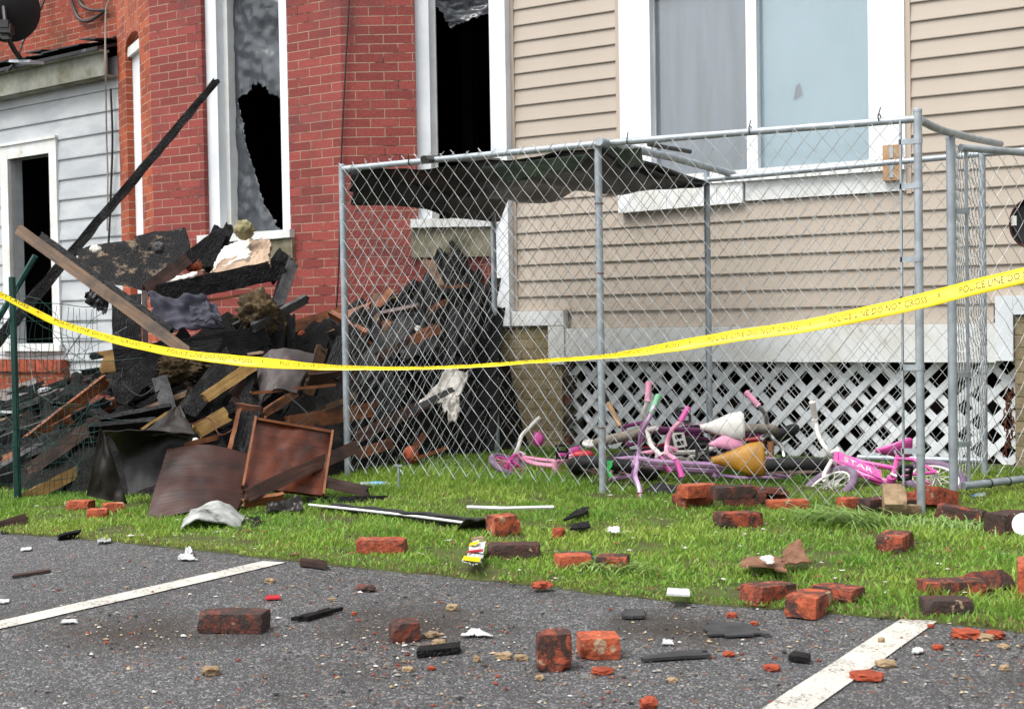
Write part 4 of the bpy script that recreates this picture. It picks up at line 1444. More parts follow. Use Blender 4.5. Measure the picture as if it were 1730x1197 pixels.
# arc length where photo x = 1397 (start of one legend)
def L_at(px):
    best = min(range(NT + 1), key=lambda i: abs((tcl[i] - CAM).dot(RT) / (tcl[i] - CAM).dot(FW) * FPX + CX - px))
    return tl[best]
Ls = L_at(1397); rep = Ls - L_at(1196); tw_ = L_at(1566) - Ls
mb = MB()
k = -16
while k < 10:
    mb = MB()
    a0 = Ls + k * rep
    for v_set, f_set, x0, wid, zc, hs_ in ((LET, LEF, 0.0, tw_, -.22, .9), (THR, THF, tw_ + .04, .03, -.10, .9)):
        mxx = max(v_.x for v_ in v_set)
        vs_ = []
        okk = True
        for v_ in v_set:
            L = a0 + x0 + v_.x / mxx * wid
            if L < .02 or L > tl[-1] - .02: okk = False
            vs_.append(tpt(L, zc + v_.y * hs_ / TWF, .0012))
        if okk: mb.add(vs_, f_set)
    if mb.v: mb.build('lettering', M['tape_ink'], tape)
    k += 1
# ------------------------------------------------------------------ burnt debris heap
def mound(x, y):
    g = lambda cx, cy, rx, ry: math.exp(-(((x - cx) / rx) ** 2 + ((y - cy) / ry) ** 2))
    h = .74 * g(-6.55, 7.0, .95, 1.0) + .40 * g(-8.2, 6.8, 1.5, 1.3) + 1.05 * g(-5.62, 8.1, .33, .5) + .55 * g(-5.65, 7.3, .45, .7) + .28 * g(-6.2, 5.6, .8, .6)
    h *= max(0, min(1, (y - 4.75) / .5)) * max(0, min(1, (-5.15 - x) / .16))
    return h
b = MB()
nx, ny = 110, 90
X0, X1, Y0, Y1 = -10.5, -5.14, 4.7, 8.6
for j in range(ny + 1):
    for i in range(nx + 1):
        x, y = X0 + (X1 - X0) * i / nx, Y0 + (Y1 - Y0) * j / ny
        h = mound(x, y)
        n1 = abs(nz((x, y, 0), 5)) * .16 + abs(nz((x, y, 7), 13)) * .07
        b.v.append(V((x, y, -.03 + h * (1 + n1 * .6) + (n1 if h > .04 else 0) * min(1, h * 6))))
for j in range(ny):
    for i in range(nx):
        a = j * (nx + 1) + i
        b.f.append([a, a + 1, a + nx + 2, a + nx + 1]); b.mi.append(0)
o = b.build('rubble_heap', M['rubble'], origin=(0, 0, 0))
o['kind'] = 'stuff'
tag(o, 'heap of black ash and burnt rubble against the red brick bay', 'rubble')

def board_mesh(a, e, w, t, mats, roll=0, amp=.004, rag=.02, endfrac=None, taper=1.0, seed=0, bend=0.0, nl=14):
    """irregular board from a to e, broad side w turned to the viewer, thickness t"""
    a, e = V(a), V(e)
    T_ = (e - a); L = T_.length; T_.normalize()
    tov = (CAM - (a + e) / 2).normalized()
    sd_ = T_.cross(tov).normalized()
    n_ = sd_.cross(T_).normalized()
    if roll:
        q = Matrix.Rotation(R_(roll), 3, T_)
        sd_, n_ = q @ sd_, q @ n_
    mb = MB()
    nw = 4
    prof = [(-.5 + k / nw, .5) for k in range(nw + 1)] + [(.5 - k / nw, -.5) for k in range(nw + 1)]
    P_ = len(prof)
    for i in range(nl + 1):
        f = i / nl
        ww = w * (1 + (taper - 1) * f)
        for k, (u, v_) in enumerate(prof):
            p = a + T_ * (L * f) + sd_ * (u * ww) + n_ * (v_ * t + bend * math.sin(math.pi * f))
            d = amp * V((nz(p, 17, seed), nz(p, 17, seed + 3), nz(p, 17, seed + 6)))
            if i in (0, nl): d += T_ * (rag * nz((u * 5, v_ * 2, seed + i), 1.0)) * (1 if i else -1)
            mb.v.append(p + d)
    for i in range(nl):
        l0, l1 = L * i / nl, L * (i + 1) / nl
        f = (i + .5) / nl
        mi = 0
        if endfrac: mi = 1 if (f < endfrac if endfrac > 0 else f > 1 + endfrac) else 0
        for k in range(P_):
            l = (k + 1) % P_
            ws_ = [abs(prof[k][0]) * w + (.5 if prof[k][1] < 0 else 0), abs(prof[l][0]) * w + (.5 if prof[l][1] < 0 else 0)]
            ws_ = [(prof[q][0]) * w + (1.0 if prof[q][1] < 0 else 0) for q in (k, l)]
            if abs(ws_[0] - ws_[1]) > .5: ws_ = [2.0, 2.0 + t]
            mb.uv[len(mb.f)] = [(l0, ws_[0]), (l0, ws_[1]), (l1, ws_[1]), (l1, ws_[0])]
            mb.f.append([i * P_ + k, i * P_ + l, (i + 1) * P_ + l, (i + 1) * P_ + k]); mb.mi.append(mi)
    for i, mi in ((0, 1 if endfrac and endfrac > 0 else 0), (nl, 1 if endfrac and endfrac < 0 else 0)):
        for k in range(nw):
            q = [i * P_ + k, i * P_ + k + 1, i * P_ + P_ - 2 - k, i * P_ + P_ - 1 - k]
            mb.uv[len(mb.f)] = [(3, prof[k][0] * w), (3, prof[k + 1][0] * w), (3 + t * .3, prof[k + 1][0] * w), (3 + t * .3, prof[k][0] * w)]
            mb.f.append(q); mb.mi.append(mi)
    return mb

def board(label, p1, p2, wpx, t, m, cat='board', name='charred_board', group=None, **kw):
    (x1, y1, d1), (x2, y2, d2) = p1, p2
    w = wpx * (d1 + d2) / 2 / FPX
    mats = [M[m]] if isinstance(m, str) else [M[q] for q in m]
    mb = board_mesh(at(x1, y1, d1), at(x2, y2, d2), w, t, mats, seed=x1 * .37 + y1, **kw)
    return tag(mb.build(name, mats), label, cat, group)

def plate(label, pts, th, m, cat='panel', name='panel', bend=0.0, namp=.01, nu=20, nv=14, keep=None, smooth=False, rag=0.0, f=2.5):
    """pts: 4 corners (px,py,d) bottom-left, bottom-right, top-right, top-left"""
    P = [at(*p) for p in pts]
    sx = pts[0][0] * .1
    def kp(u, v_):
        if keep and not inpoly(u, v_, keep): return False
        if rag:
            e = min(u, v_, 1 - u, 1 - v_)
            return e > rag * (.5 + nz((u * 7, v_ * 7, sx), 1))
        return True
    mb = MB()
    mb.quadsheet(P, nu, nv, th, lambda u, v_: bend * (math.sin(math.pi * u) if bend > 0 else math.sin(math.pi * v_)) + namp * nz((u * f, v_ * f, sx), 1) + namp * .4 * nz((u * f * 3, v_ * f * 3, sx), 1), keep=kp if (keep or rag) else None)
    return tag(mb.build(name, M[m], smooth=smooth), label, cat)

def lump(label, px, py, d, rx, ry, rz_, m, cat, name, seed=0, amp=.35, sub=4, f=2.2):
    bm = bmesh.new()
    bmesh.ops.create_icosphere(bm, subdivisions=sub, radius=1)
    c = at(px, py, d)
    mb = MB()
    vs_ = []
    for v_ in bm.verts:
        q = v_.co
        k = 1 + amp * nz(q, f, seed) + amp * .5 * nz(q, f * 2.6, seed + 5) + amp * .3 * nz(q, f * 6, seed + 9) + (amp * .5 * nz(q, f * 14, seed + 2) if m == 'insul' else 0)
        vs_.append(c + RT * (q.x * rx * k) + FW * (q.y * ry * k) + UP * (q.z * rz_ * k))
    mb.add(vs_, [[x.index for x in f_.verts] for f_ in bm.faces])
    bm.free()
    return tag(mb.build(name, M[m], smooth='all'), label, cat)

# --- long leaning pieces
board('long charred pole leaning diagonally from the ground up against the tall window frame', (-185, 790, 8.9), (365, 138, 10.35), 21, .07, 'char', 'beam', 'charred_beam', taper=.58, amp=.012, nl=40, rag=.05)
board('long weathered brown board lying diagonally across the left of the heap', (32, 388, 8.2), (318, 596, 7.7), 19, .04, 'wood_brown', amp=.003, name='weathered_board', nl=24, rag=.03)
board('long dark board lying just behind the brown diagonal board', (70, 400, 8.35), (290, 560, 8.0), 14, .04, 'char_long', nl=20)
# --- black plate with tan stains
mb = MB()
pl = [(128, 424), (142, 470), (180, 480), (215, 484), (240, 492), (262, 486), (300, 455), (322, 438), (318, 410), (312, 384), (288, 389), (262, 391), (228, 400), (226, 405), (180, 411), (150, 416)]
P = [at(x, y, 8.9 + (490 - y) * .004) for x, y in pl]
cc = sum(P, V()) / len(P)
bk_ = FW * .04
nP = len(P)
def jit(p): return p + V((nz(p, 21), nz(p, 21, 4), nz(p, 21, 8))) * .012
ringp = [[jit(P[i].lerp(cc, t)) + (-FW) * (.015 * nz(P[i].lerp(cc, t), 5)) for i in range(nP)] for t in (0, .25, .5, .75)]
mb.v = [p for rg_ in ringp for p in rg_] + [cc] + [p + bk_ for p in ringp[0]]
for k in range(3):
    for i in range(nP):
        j = (i + 1) % nP
        mb.f.append([k * nP + i, k * nP + j, (k + 1) * nP + j, (k + 1) * nP + i]); mb.mi.append(0)
for i in range(nP):
    j = (i + 1) % nP
    mb.f.append([3 * nP + i, 3 * nP + j, 4 * nP]); mb.mi.append(0)
    mb.f.append([i, j, 4 * nP + 1 + j, 4 * nP + 1 + i]); mb.mi.append(0)
mb.f.append([4 * nP + 1 + i for i in range(nP)]); mb.mi.append(0)
cpan = tag(mb.build('charred_sheet', M['char_stain']), 'big charred sheet with tan stains leaning on top of the heap', 'burnt sheet')
tag(lump('x', 161, 421, 8.75, .035, .02, .025, 'plaster', 'plaster', 'plaster_bit', 3), 'small white plaster bit stuck to the left end of the stained charred panel', 'plaster')
tag(lump('x', 268, 419, 8.72, .038, .02, .036, 'char_grey', 'ash', 'ash_patch', 4), 'round grey ash clod stuck to the stained charred panel', 'ash clod')

board('reddish brown board scorched black at its upper end, resting on the stained panel', (246, 491, 8.4), (366, 400, 8.9), 22, .03, ('wood_red', 'char'), endfrac=-.42, name='scorched_board')
board('short black post stump standing left of the plaster slab', (345, 452, 9.2), (372, 388, 9.3), 26, .09, 'char', 'post', 'charred_post')
board('short black post stump just below the window corner', (366, 430, 9.3), (388, 384, 9.4), 18, .08, 'char', 'post', 'charred_post')
# --- plaster slabs
plate('white faced plaster slab on top of the heap under the tall window', [(352, 462, 8.85), (424, 434, 8.8), (424, 398, 9.2), (378, 412, 9.2)], .03, 'plaster', 'plaster slab', 'plaster_slab', namp=.02, nu=26, nv=18, rag=.07)
plate('broken tan plaster slab below the white faced slab', [(342, 474, 8.72), (420, 458, 8.7), (440, 420, 8.95), (372, 440, 8.9)], .03, 'plaster_back', 'plaster slab', 'plaster_slab', namp=.02, nu=26, nv=18, rag=.07)
plate('pale plaster slab leaning under the white window sill', [(418, 452, 8.75), (456, 444, 8.75), (458, 402, 9.1), (420, 404, 9.1)], .03, 'plaster_back', 'plaster slab', 'plaster_slab', namp=.02, nu=20, nv=20, rag=.08)
plate('thin white plaster strip curling over the black beam', [(282, 478, 8.5), (330, 462, 8.5), (334, 458, 8.6), (284, 470, 8.6)], .012, 'plaster', 'plaster slab', 'plaster_strip', namp=.02, nu=20, nv=4)
lump('yellowed foam lump sitting on the plaster slab by the window', 412, 388, 8.95, .065, .06, .06, 'foam', 'foam', 'foam_lump', 8, .3)
lump('orange brick lump wedged above the plaster strip', 325, 448, 8.75, .065, .06, .04, 'lbrick_clean', 'brick', 'broken_brick', 21, .25, 3)
# --- beams in the upper middle
board('thick black beam lying level across the heap below the plaster', (268, 498, 8.45), (488, 452, 8.9), 34, .10, 'char', 'beam', 'charred_beam', nl=20, amp=.008)
board('thin red brown lath sticking out under the thick black beam', (262, 520, 8.3), (440, 494, 8.6), 5, .02, 'wood_orange', 'lath', 'lath')
board('dark tilted box side under the window sill at the top of the heap', (452, 470, 8.9), (482, 430, 9.1), 30, .03, 'char_long', 'board', 'charred_board')
board('splintered grey post standing on the right side of the heap', (468, 520, 8.65), (494, 446, 8.8), 20, .05, 'char_grey', 'post', 'splintered_post', rag=.08)
board('slim black stake beside the splintered grey post', (458, 530, 8.7), (480, 452, 8.75), 10, .04, 'char', 'post', 'charred_post')
board('grey edged narrow shelf board jutting to the right of the heap', (428, 553, 8.25), (518, 504, 8.6), 16, .03, 'char_grey', 'board', 'shelf_board', roll=35)
board('black upright post under the jutting shelf board', (470, 640, 8.5), (466, 540, 8.6), 28, .08, 'char_long', 'post', 'charred_post')
board('black upright post at the right end of the jutting shelf board', (493, 640, 8.65), (492, 532, 8.7), 14, .06, 'char_long', 'post', 'charred_post')
board('wide dark brown upright board left of the grey cloth', (215, 640, 8.3), (214, 500, 8.5), 48, .03, 'char_long', 'board', 'upright_board')
board('narrow grey upright post between dark board and grey cloth', (246, 600, 8.22), (244, 492, 8.35), 9, .04, 'wood_red', 'post', 'upright_post')
plate('jagged green black plastic scrap hanging behind the brown diagonal board', [(140, 512, 8.6), (182, 540, 8.6), (196, 478, 8.6), (150, 470, 8.6)], .01, 'plastic_black', 'plastic scrap', 'plastic_scrap', namp=.04, nu=18, nv=18, rag=.14)
# --- cloth, insulation
plate('crumpled grey blue cloth hanging out of the middle of the heap', [(258, 562, 8.15), (384, 556, 8.2), (352, 506, 8.35), (250, 496, 8.35)], .01, 'cloth_blue', 'cloth', 'cloth', namp=.09, nu=44, nv=34, smooth='all', rag=.05, f=2.0)
plate('fold of grey blue cloth caught under the black beam', [(322, 546, 8.1), (378, 546, 8.1), (366, 510, 8.2), (318, 516, 8.2)], .01, 'cloth_blue', 'cloth', 'cloth_fold', namp=.06, nu=30, nv=24, smooth='all', rag=.06, f=2.4)
lump('fuzzy brown insulation clump under the jutting shelf board', 436, 530, 8.4, .12, .12, .12, 'insul', 'insulation', 'insulation_clump', 31, .42, 5, 1.9)
lump('brown insulation clump in the middle of the heap below the tape', 302, 620, 8.0, .17, .12, .085, 'insul', 'insulation', 'insulation_clump', 37, .42, 5, 2.2)
lump('small brown insulation tuft behind the upright black posts', 478, 556, 8.75, .06, .06, .11, 'insul', 'insulation', 'insulation_tuft', 41, .35, 4, 2)
board('wide black plank running level in front of the grey cloth', (300, 592, 8.0), (452, 566, 8.35), 36, .04, 'char_long', 'board', 'charred_plank', nl=16)
# --- middle rows
board('black plank with a splintered orange left end', (172, 612, 7.85), (372, 590, 8.1), 36, .05, ('char_long', 'wood_raw'), endfrac=.11, name='splintered_plank', roll=-4, rag=.05, nl=20)
board('thin black board over the splintered plank', (152, 602, 7.95), (300, 578, 8.1), 12, .02, 'char_long', nl=16)
board('short black cracked board pointing down left below the splintered plank', (196, 672, 7.75), (262, 612, 7.95), 38, .05, 'char_ash', 'board', 'cracked_board', rag=.06)
board('pale grey ash covered board standing among black ones', (270, 638, 7.8), (286, 696, 7.7), 26, .04, 'char_grey', 'board', 'ashy_board', rag=.04)
board('long black cracked beam leaning through the centre of the heap', (312, 700, 7.65), (392, 600, 7.95), 34, .07, 'char_ash', 'beam', 'cracked_beam', nl=18)
board('raw yellow stick leaning right of the cracked black beam', (346, 672, 7.6), (428, 616, 7.85), 18, .03, 'wood_raw', 'stick', 'wood_stick', taper=1.2)
board('thin black stick crossing in front of the ashy board', (232, 690, 7.65), (272, 662, 7.75), 9, .025, 'char', 'stick', 'charred_stick')
board('black burnt log leaning right of the yellow stick', (405, 700, 7.7), (428, 622, 7.9), 15, .06, 'char', 'log', 'charred_log')
board('black burnt log lying level under the yellow stick', (358, 704, 7.55), (432, 672, 7.7), 15, .06, 'char_ash', 'log', 'charred_log')
board('broad flat charred board lying low on the left of the heap', (172, 712, 7.6), (290, 690, 7.7), 22, .03, 'char_long', 'board', 'flat_board', roll=50)
board('second flat charred board lying just behind the bent black sheet', (150, 724, 7.55), (262, 714, 7.6), 20, .03, 'char_long', 'board', 'flat_board', roll=50)
board('short raw wood offcut lying beside the broken frame', (332, 728, 7.3), (382, 700, 7.45), 26, .03, 'wood_raw', 'offcut', 'wood_offcut')
board('thin orange splinter of wood beside the raw offcut', (310, 752, 7.2), (368, 738, 7.3), 9, .02, 'panel_edge', 'splinter', 'wood_splinter')
# --- grey/pink warped sheet
plate('warped grey sheet with a pink scorch mark right of the heap centre', [(440, 690, 7.75), (500, 662, 7.75), (532, 598, 8.05), (434, 612, 8.05)], .012, 'sheet_pink', 'sheet', 'warped_sheet', bend=.09, namp=.03, nu=22, nv=18, smooth=True)
board('thin orange lath lying across the warped grey sheet', (424, 664, 7.65), (566, 650, 7.9), 5, .02, 'panel_edge', 'lath', 'lath')
board('dark orange plank sloping below the warped grey sheet', (446, 698, 7.6), (500, 662, 7.8), 14, .03, 'wood_orange', roll=20, name='scorched_plank')
board('dark red board end behind the left kennel post', (520, 642, 8.2), (600, 632, 8.4), 22, .03, 'wood_red', name='red_board', roll=25)
board('black bent board standing against the left kennel post', (556, 640, 8.3), (584, 572, 8.5), 30, .05, 'char_long', 'board', 'bent_board')
board('long orange brown plank passing behind the left kennel post', (486, 716, 7.7), (636, 690, 8.4), 26, .035, 'wood_orange', name='orange_plank', nl=18, bend=-.03)
board('thin pale lath stack end behind the left kennel post', (548, 690, 8.0), (600, 668, 8.3), 9, .03, 'wood_brown', 'lath', 'lath_stack')
# --- sheets and panels at the front
plate('folded black sheet metal hollow at the front of the heap', [(218, 838, 6.95), (300, 800, 6.95), (330, 733, 6.9), (172, 726, 6.75)], .008, 'sheet_black', 'sheet metal', 'folded_sheet', bend=-.16, namp=.03, nu=20, nv=16, smooth=True)
plate('grey flap of sheet metal folded down at the left of the black sheet', [(146, 838, 6.72), (216, 852, 6.78), (176, 728, 6.72), (168, 724, 6.72)], .008, 'sheet_grey', 'sheet metal', 'sheet_flap', namp=.03, nu=14, nv=16, smooth=True)
plate('triangular scorched sheet standing behind the black sheet', [(236, 732, 6.95), (330, 736, 6.95), (304, 684, 7.25), (294, 686, 7.25)], .01, 'sheet_grey', 'sheet metal', 'sheet_corner', namp=.03, nu=16, nv=14, smooth=True)
board('bright splinter along the edge of the triangular sheet', (238, 725, 6.93), (282, 697, 7.08), 4, .01, 'wood_raw', 'splinter', 'wood_splinter')
plate('curled dark brown veneer panel lying at the front on the grass', [(245, 882, 6.42), (398, 866, 6.55), (440, 772, 6.95), (282, 758, 6.9)], .014, 'panel_dark', 'panel', 'veneer_panel', bend=.04, namp=.012, nu=26, nv=20, smooth=True)
cab = plate('glossy orange brown cabinet panel with burnt lower edge', [(410, 822, 6.72), (546, 836, 6.85), (562, 728, 7.1), (432, 705, 7.0)], .02, 'panel_orange', 'panel', 'cabinet_panel', bend=-.03, namp=.02, nu=24, nv=18, smooth=True)
for q1, q2 in (((410, 822, 6.70), (432, 705, 6.98)), ((546, 836, 6.83), (562, 728, 7.08)), ((432, 706, 6.985), (562, 729, 7.085))):
    board_mesh(at(*q1), at(*q2), .012, .03, None, amp=.001, rag=.005).build('edge_strip', M['panel_edge'], cab)
plate('broken dark frame panel wedged behind the cabinet panel', [(386, 772, 6.95), (424, 768, 6.95), (440, 694, 7.15), (402, 694, 7.15)], .02, 'char_long', 'panel', 'frame_panel', namp=.02)
board('orange edged strip down the left of the broken frame panel', (384, 776, 6.9), (404, 692, 7.1), 7, .03, 'panel_edge', 'strip', 'edge_strip_wood')
board('pale orange wood piece above the broken frame panel', (398, 690, 7.25), (444, 696, 7.2), 20, .02, 'wood_orange', 'offcut', 'wood_offcut', roll=20)
board('long dark red plank lying across the cabinet panel', (414, 838, 6.45), (602, 754, 7.3), 22, .03, 'wood_red', 'board', 'red_plank', nl=20)
board('dark red plank end resting on the grass below the kennel corner', (540, 812, 7.0), (622, 830, 7.0), 19, .05, 'wood_red', 'board', 'plank_end', rag=.05)
board('short burnt black board lying flat on the grass behind the black metal strip', (520, 846, 6.85), (654, 843, 6.95), 13, .03, 'char_long', 'board', 'flat_board')
board('orange rimmed scrap of burnt board under the cabinet panel', (410, 850, 6.5), (480, 838, 6.6), 16, .02, 'wood_orange', 'scrap', 'board_scrap', roll=40)
plate('bent rusty metal scrap on the grass by the cabinet panel', [(450, 868, 6.48), (512, 862, 6.5), (510, 838, 6.65), (452, 850, 6.6)], .006, 'sheet_grey', 'metal scrap', 'metal_scrap', namp=.05, smooth=True)
plate('dark flake of board on the grass right of the crumpled metal', [(418, 893, 6.08), (452, 893, 6.08), (444, 872, 6.3), (420, 874, 6.3)], .01, 'char_long', 'board', 'board_flake', namp=.02)
# black strip with pale edge on the lawn
def gp(x, y, z): return gnd(x, y, z)
mb = MB()
mb.quadsheet([gp(526, 858, .02), gp(806, 893, .02), gp(838, 880, .07), gp(560, 851, .06)], 44, 6, .008,
             lambda u, v_: .012 * nz((u * 9, v_ * 2, 0), 1) + .02 * v_ * (1 - v_) * 4)
st_ = tag(mb.build('metal_strip', M['sheet_black'], smooth=True), 'long black metal strip with a pale edge lying on the lawn', 'metal strip')
mb = MB(); mb.tube([gp(522, 852, .05), gp(600, 860, .05), gp(700, 871, .05), gp(796, 884, .05)], .006, 6)
mb.build('pale_edge', M['white_old'], st_)
mb = MB()
mb.quadsheet([gp(770, 896, .02), gp(806, 895, .02), gp(838, 878, .075), gp(786, 878, .085)], 12, 6, .006, lambda u, v_: .008 * nz((u * 4, v_ * 3, 3), 1))
mb.build('lifted_end', M['sheet_grey'], st_)
# crumpled white metal
cm = plate('crumpled sheet of white metal on the grass by the brown veneer panel', [(302, 898, 6.0), (404, 894, 6.08), (414, 870, 6.32), (322, 862, 6.32)], .006, 'foil', 'metal sheet', 'crumpled_metal', namp=.035, nu=18, nv=10, f=2.0, bend=.05, smooth=True)
plate('folded lower leaf of the crumpled white metal', [(299, 908, 5.93), (372, 905, 5.95), (398, 894, 6.0), (304, 898, 5.97)], .006, 'foil', 'metal sheet', 'metal_leaf', namp=.03, nu=12, nv=4, f=2)
# left behind the green fence
board('raw yellow post lying in the grass behind the green fence post', (34, 846, 7.25), (152, 786, 7.7), 20, .06, 'wood_raw', 'post', 'wood_post')
board('dark red board end lying on the lawn edge at the far left', (-20, 895, 6.2), (42, 876, 6.35), 18, .04, 'wood_red', 'board', 'board_end')
board('flat black flake of board on the asphalt edge at far left', (2, 901, 6.15), (72, 900, 6.2), 8, .02, 'char_long', 'flake', 'board_flake', roll=40)
board('black curled shingle piece on the asphalt edge at left', (98, 908, 5.93), (134, 900, 5.98), 14, .01, 'char_long', 'shingle', 'shingle_piece', roll=50)
board('thin red lath crossing the dark debris behind the green wire', (30, 742, 8.3), (78, 726, 8.5), 8, .02, 'wood_red', 'lath', 'lath')
board('short red lath right of the green wire edge', (122, 732, 7.9), (166, 740, 7.8), 6, .02, 'wood_red', 'lath', 'lath')
board('grey board leaning low behind the green fence post', (-10, 822, 7.7), (80, 790, 8.2), 30, .03, 'char_grey', 'board', 'grey_board', roll=15)
board('brown board sloping behind the green fence post', (-20, 780, 8.0), (52, 800, 7.9), 15, .03, 'wood_red', 'board', 'brown_board')
lump('crumpled blue and white plastic bag on the debris by the clapboard wall', 104, 668, 10.6, .11, .08, .04, 'paper', 'bag', 'plastic_bag', 51, .4, 3)
lump('blue plastic scrap beside the white bag behind the green wire', 112, 671, 10.4, .07, .05, .03, 'sticker_blue' if 'sticker_blue' in M else 'cloth_blue', 'plastic scrap', 'plastic_scrap', 53, .3, 3)
board('white splinter lying on the dark debris at the left edge', (-5, 694, 9.0), (24, 696, 9.0), 4, .02, 'paper', 'splinter', 'white_splinter')
lump('pinkish burnt block behind the right edge of the green wire', 172, 690, 8.2, .08, .07, .09, 'lbrick_dark', 'block', 'burnt_block', 57, .2, 3)
# behind the kennel mesh
board('grey board leaning up behind the left kennel mesh', (598, 640, 8.5), (690, 540, 8.9), 34, .03, 'char_grey', 'board', 'grey_board')
board('orange edged beam behind the kennel mesh', (640, 602, 8.6), (742, 556, 8.9), 16, .05, ('wood_red', 'wood_orange'), 'board', 'orange_beam', endfrac=-.5)
board('pinkish raw split board behind the kennel mesh', (690, 574, 8.8), (732, 550, 8.9), 8, .03, 'wood_orange', 'board', 'split_board')
board('short orange lath on the black heap under the bay window', (745, 486, 9.3), (790, 482, 9.35), 5, .03, 'panel_edge', 'lath', 'lath')
board('salmon split wood piece jutting from the black heap', (724, 524, 9.1), (756, 508, 9.2), 9, .03, 'wood_orange', 'offcut', 'wood_offcut')
board('grey plank behind the mesh below the orange beam', (680, 600, 8.55), (740, 575, 8.7), 18, .03, 'char_grey', 'board', 'grey_plank')
board('wide grey board leaning behind the mesh near the left post', (630, 700, 8.35), (672, 640, 8.6), 40, .03, 'char_long', 'board', 'wide_board')
board('long dark board rising to the right behind the mesh', (600, 740, 8.2), (720, 680, 8.6), 20, .04, 'wood_red', 'board', 'rising_board')
board('pale splintered board under the rising dark board', (600, 768, 8.15), (662, 748, 8.3), 18, .03, 'wood_orange', 'board', 'splintered_board')
lump('bright orange brick lump at the foot of the black heap', 694, 768, 8.35, .05, .05, .055, 'lbrick_clean', 'brick', 'broken_brick', 61, .2, 3)
board('orange lath lying at the foot of the black heap', (700, 775, 8.3), (756, 756, 8.5), 6, .03, 'panel_edge', 'lath', 'lath')
board('brown scorched board standing near the orange brick lump', (696, 760, 8.4), (716, 735, 8.5), 10, .03, 'wood_orange', 'board', 'scorched_board')
tallx = [(800, 640, 9.0, 836, 470, 9.4, 22), (818, 690, 8.9, 844, 520, 9.3, 20), (776, 600, 8.9, 812, 480, 9.3, 18), (790, 740, 8.8, 838, 610, 9.1, 26), (752, 660, 8.7, 770, 520, 9.1, 20), (828, 760, 8.8, 842, 640, 9.0, 14)]
for x1, y1, d1, x2, y2, d2, wp in tallx:
    board('tall black burnt board stacked upright in the corner between bay and kennel', (x1, y1, d1), (x2, y2, d2), wp, .03, 'char', 'board', 'burnt_board', 'black boards in the bay corner')
# white rag
wr = plate('torn scorched white rag draped over the black heap behind the kennel mesh', [(698, 690, 8.05), (778, 700, 8.1), (796, 620, 8.35), (738, 614, 8.35)], .008, 'cloth_white', 'rag', 'white_rag', namp=.06, nu=34, nv=34, smooth='all', rag=.08, f=2.4, keep=[(0, 0), (.3, .22), (.55, .2), (.7, -.05), (1.05, -.05), (.85, .35), (1.05, .7), (.9, 1.05), (.3, 1.05), (.25, .6)])
plate('hanging tail of the scorched white rag', [(756, 714, 8.0), (772, 708, 8.0), (780, 668, 8.1), (756, 672, 8.1)], .008, 'cloth_white', 'rag', 'rag_tail', namp=.05, nu=14, nv=20, smooth='all', rag=.1)
board('black handle with pale edges crossing under the white rag', (694, 694, 7.95), (764, 658, 8.1), 10, .02, 'char_grey', 'board', 'dark_strip')

# --- filler: nameless burnt boards all over the heap
fr = random.Random(23)
def filler(n, zone, xr, yr, L0, L1, w0, w1, kinds, pit, rollr, lift=.03):
    cnt = 0
    while cnt < n:
        x, y = fr.uniform(*xr), fr.uniform(*yr)
        h = mound(x, y)
        if h < .08: continue
        if y > 7.55 and x > -8.5 and x < -6.2: continue
        e_ = .05
        g_ = V(((mound(x + e_, y) - mound(x - e_, y)) / (2 * e_), (mound(x, y + e_) - mound(x, y - e_)) / (2 * e_), 0))
        a_ = fr.gauss(yaw, .55) if zone != 'in the bay corner by the kennel' else fr.uniform(0, math.pi)
        L = fr.uniform(L0, L1)
        d = V((math.cos(a_), math.sin(a_), 0)); d.z = d.dot(g_) * .8 + fr.uniform(*pit); d.normalize()
        c = V((x, y, h + fr.uniform(lift, lift + .07)))
        mt_, nm_ = fr.choice(kinds)
        if isinstance(mt_, tuple): mm, ef = [M[q] for q in mt_], fr.choice((-1, 1)) * fr.uniform(.2, .5)
        else: mm, ef = M[mt_], None
        mb = board_mesh(c - d * L / 2, c + d * L / 2, fr.uniform(w0, w1), fr.uniform(.015, .05), None, roll=fr.uniform(*rollr), amp=.0035, rag=.05, seed=x * 31 + y, nl=9, endfrac=ef)
        tag(mb.build('burnt_board', mm), f'small {nm_} lying jumbled {zone}', 'board', f'small burnt boards {zone}')
        cnt += 1
BLK = ('char_long', 'blackened board'); BLC = ('char', 'blackened board')
RED = ('wood_red', 'dark red scorched board'); ORA = (('wood_orange', 'char_long'), 'half burnt orange brown board'); TAN = (('wood_brown', 'char'), 'half burnt brown board'); GRY = ('char_grey', 'grey ashy board')
filler(62, 'behind the green wire fence', (-9.6, -7.5), (5.2, 8.0), .5, 1.3, .02, .075, [BLK, BLK, BLC, BLK, RED, BLK, TAN], (-.08, .22), (-40, 40), .0)
filler(48, 'in the middle of the debris heap', (-7.5, -5.9), (5.0, 7.5), .35, 1.0, .03, .10, [BLK, BLC, BLK, RED, TAN, ORA, GRY, ORA], (-.2, .55), (-50, 50), .02)
filler(56, 'in the bay corner by the kennel', (-6.0, -5.3), (5.6, 8.2), .25, .75, .03, .10, [BLC, BLC, BLC, BLK, BLC, RED, ORA, TAN], (-.2, .8), (-60, 60), .02)

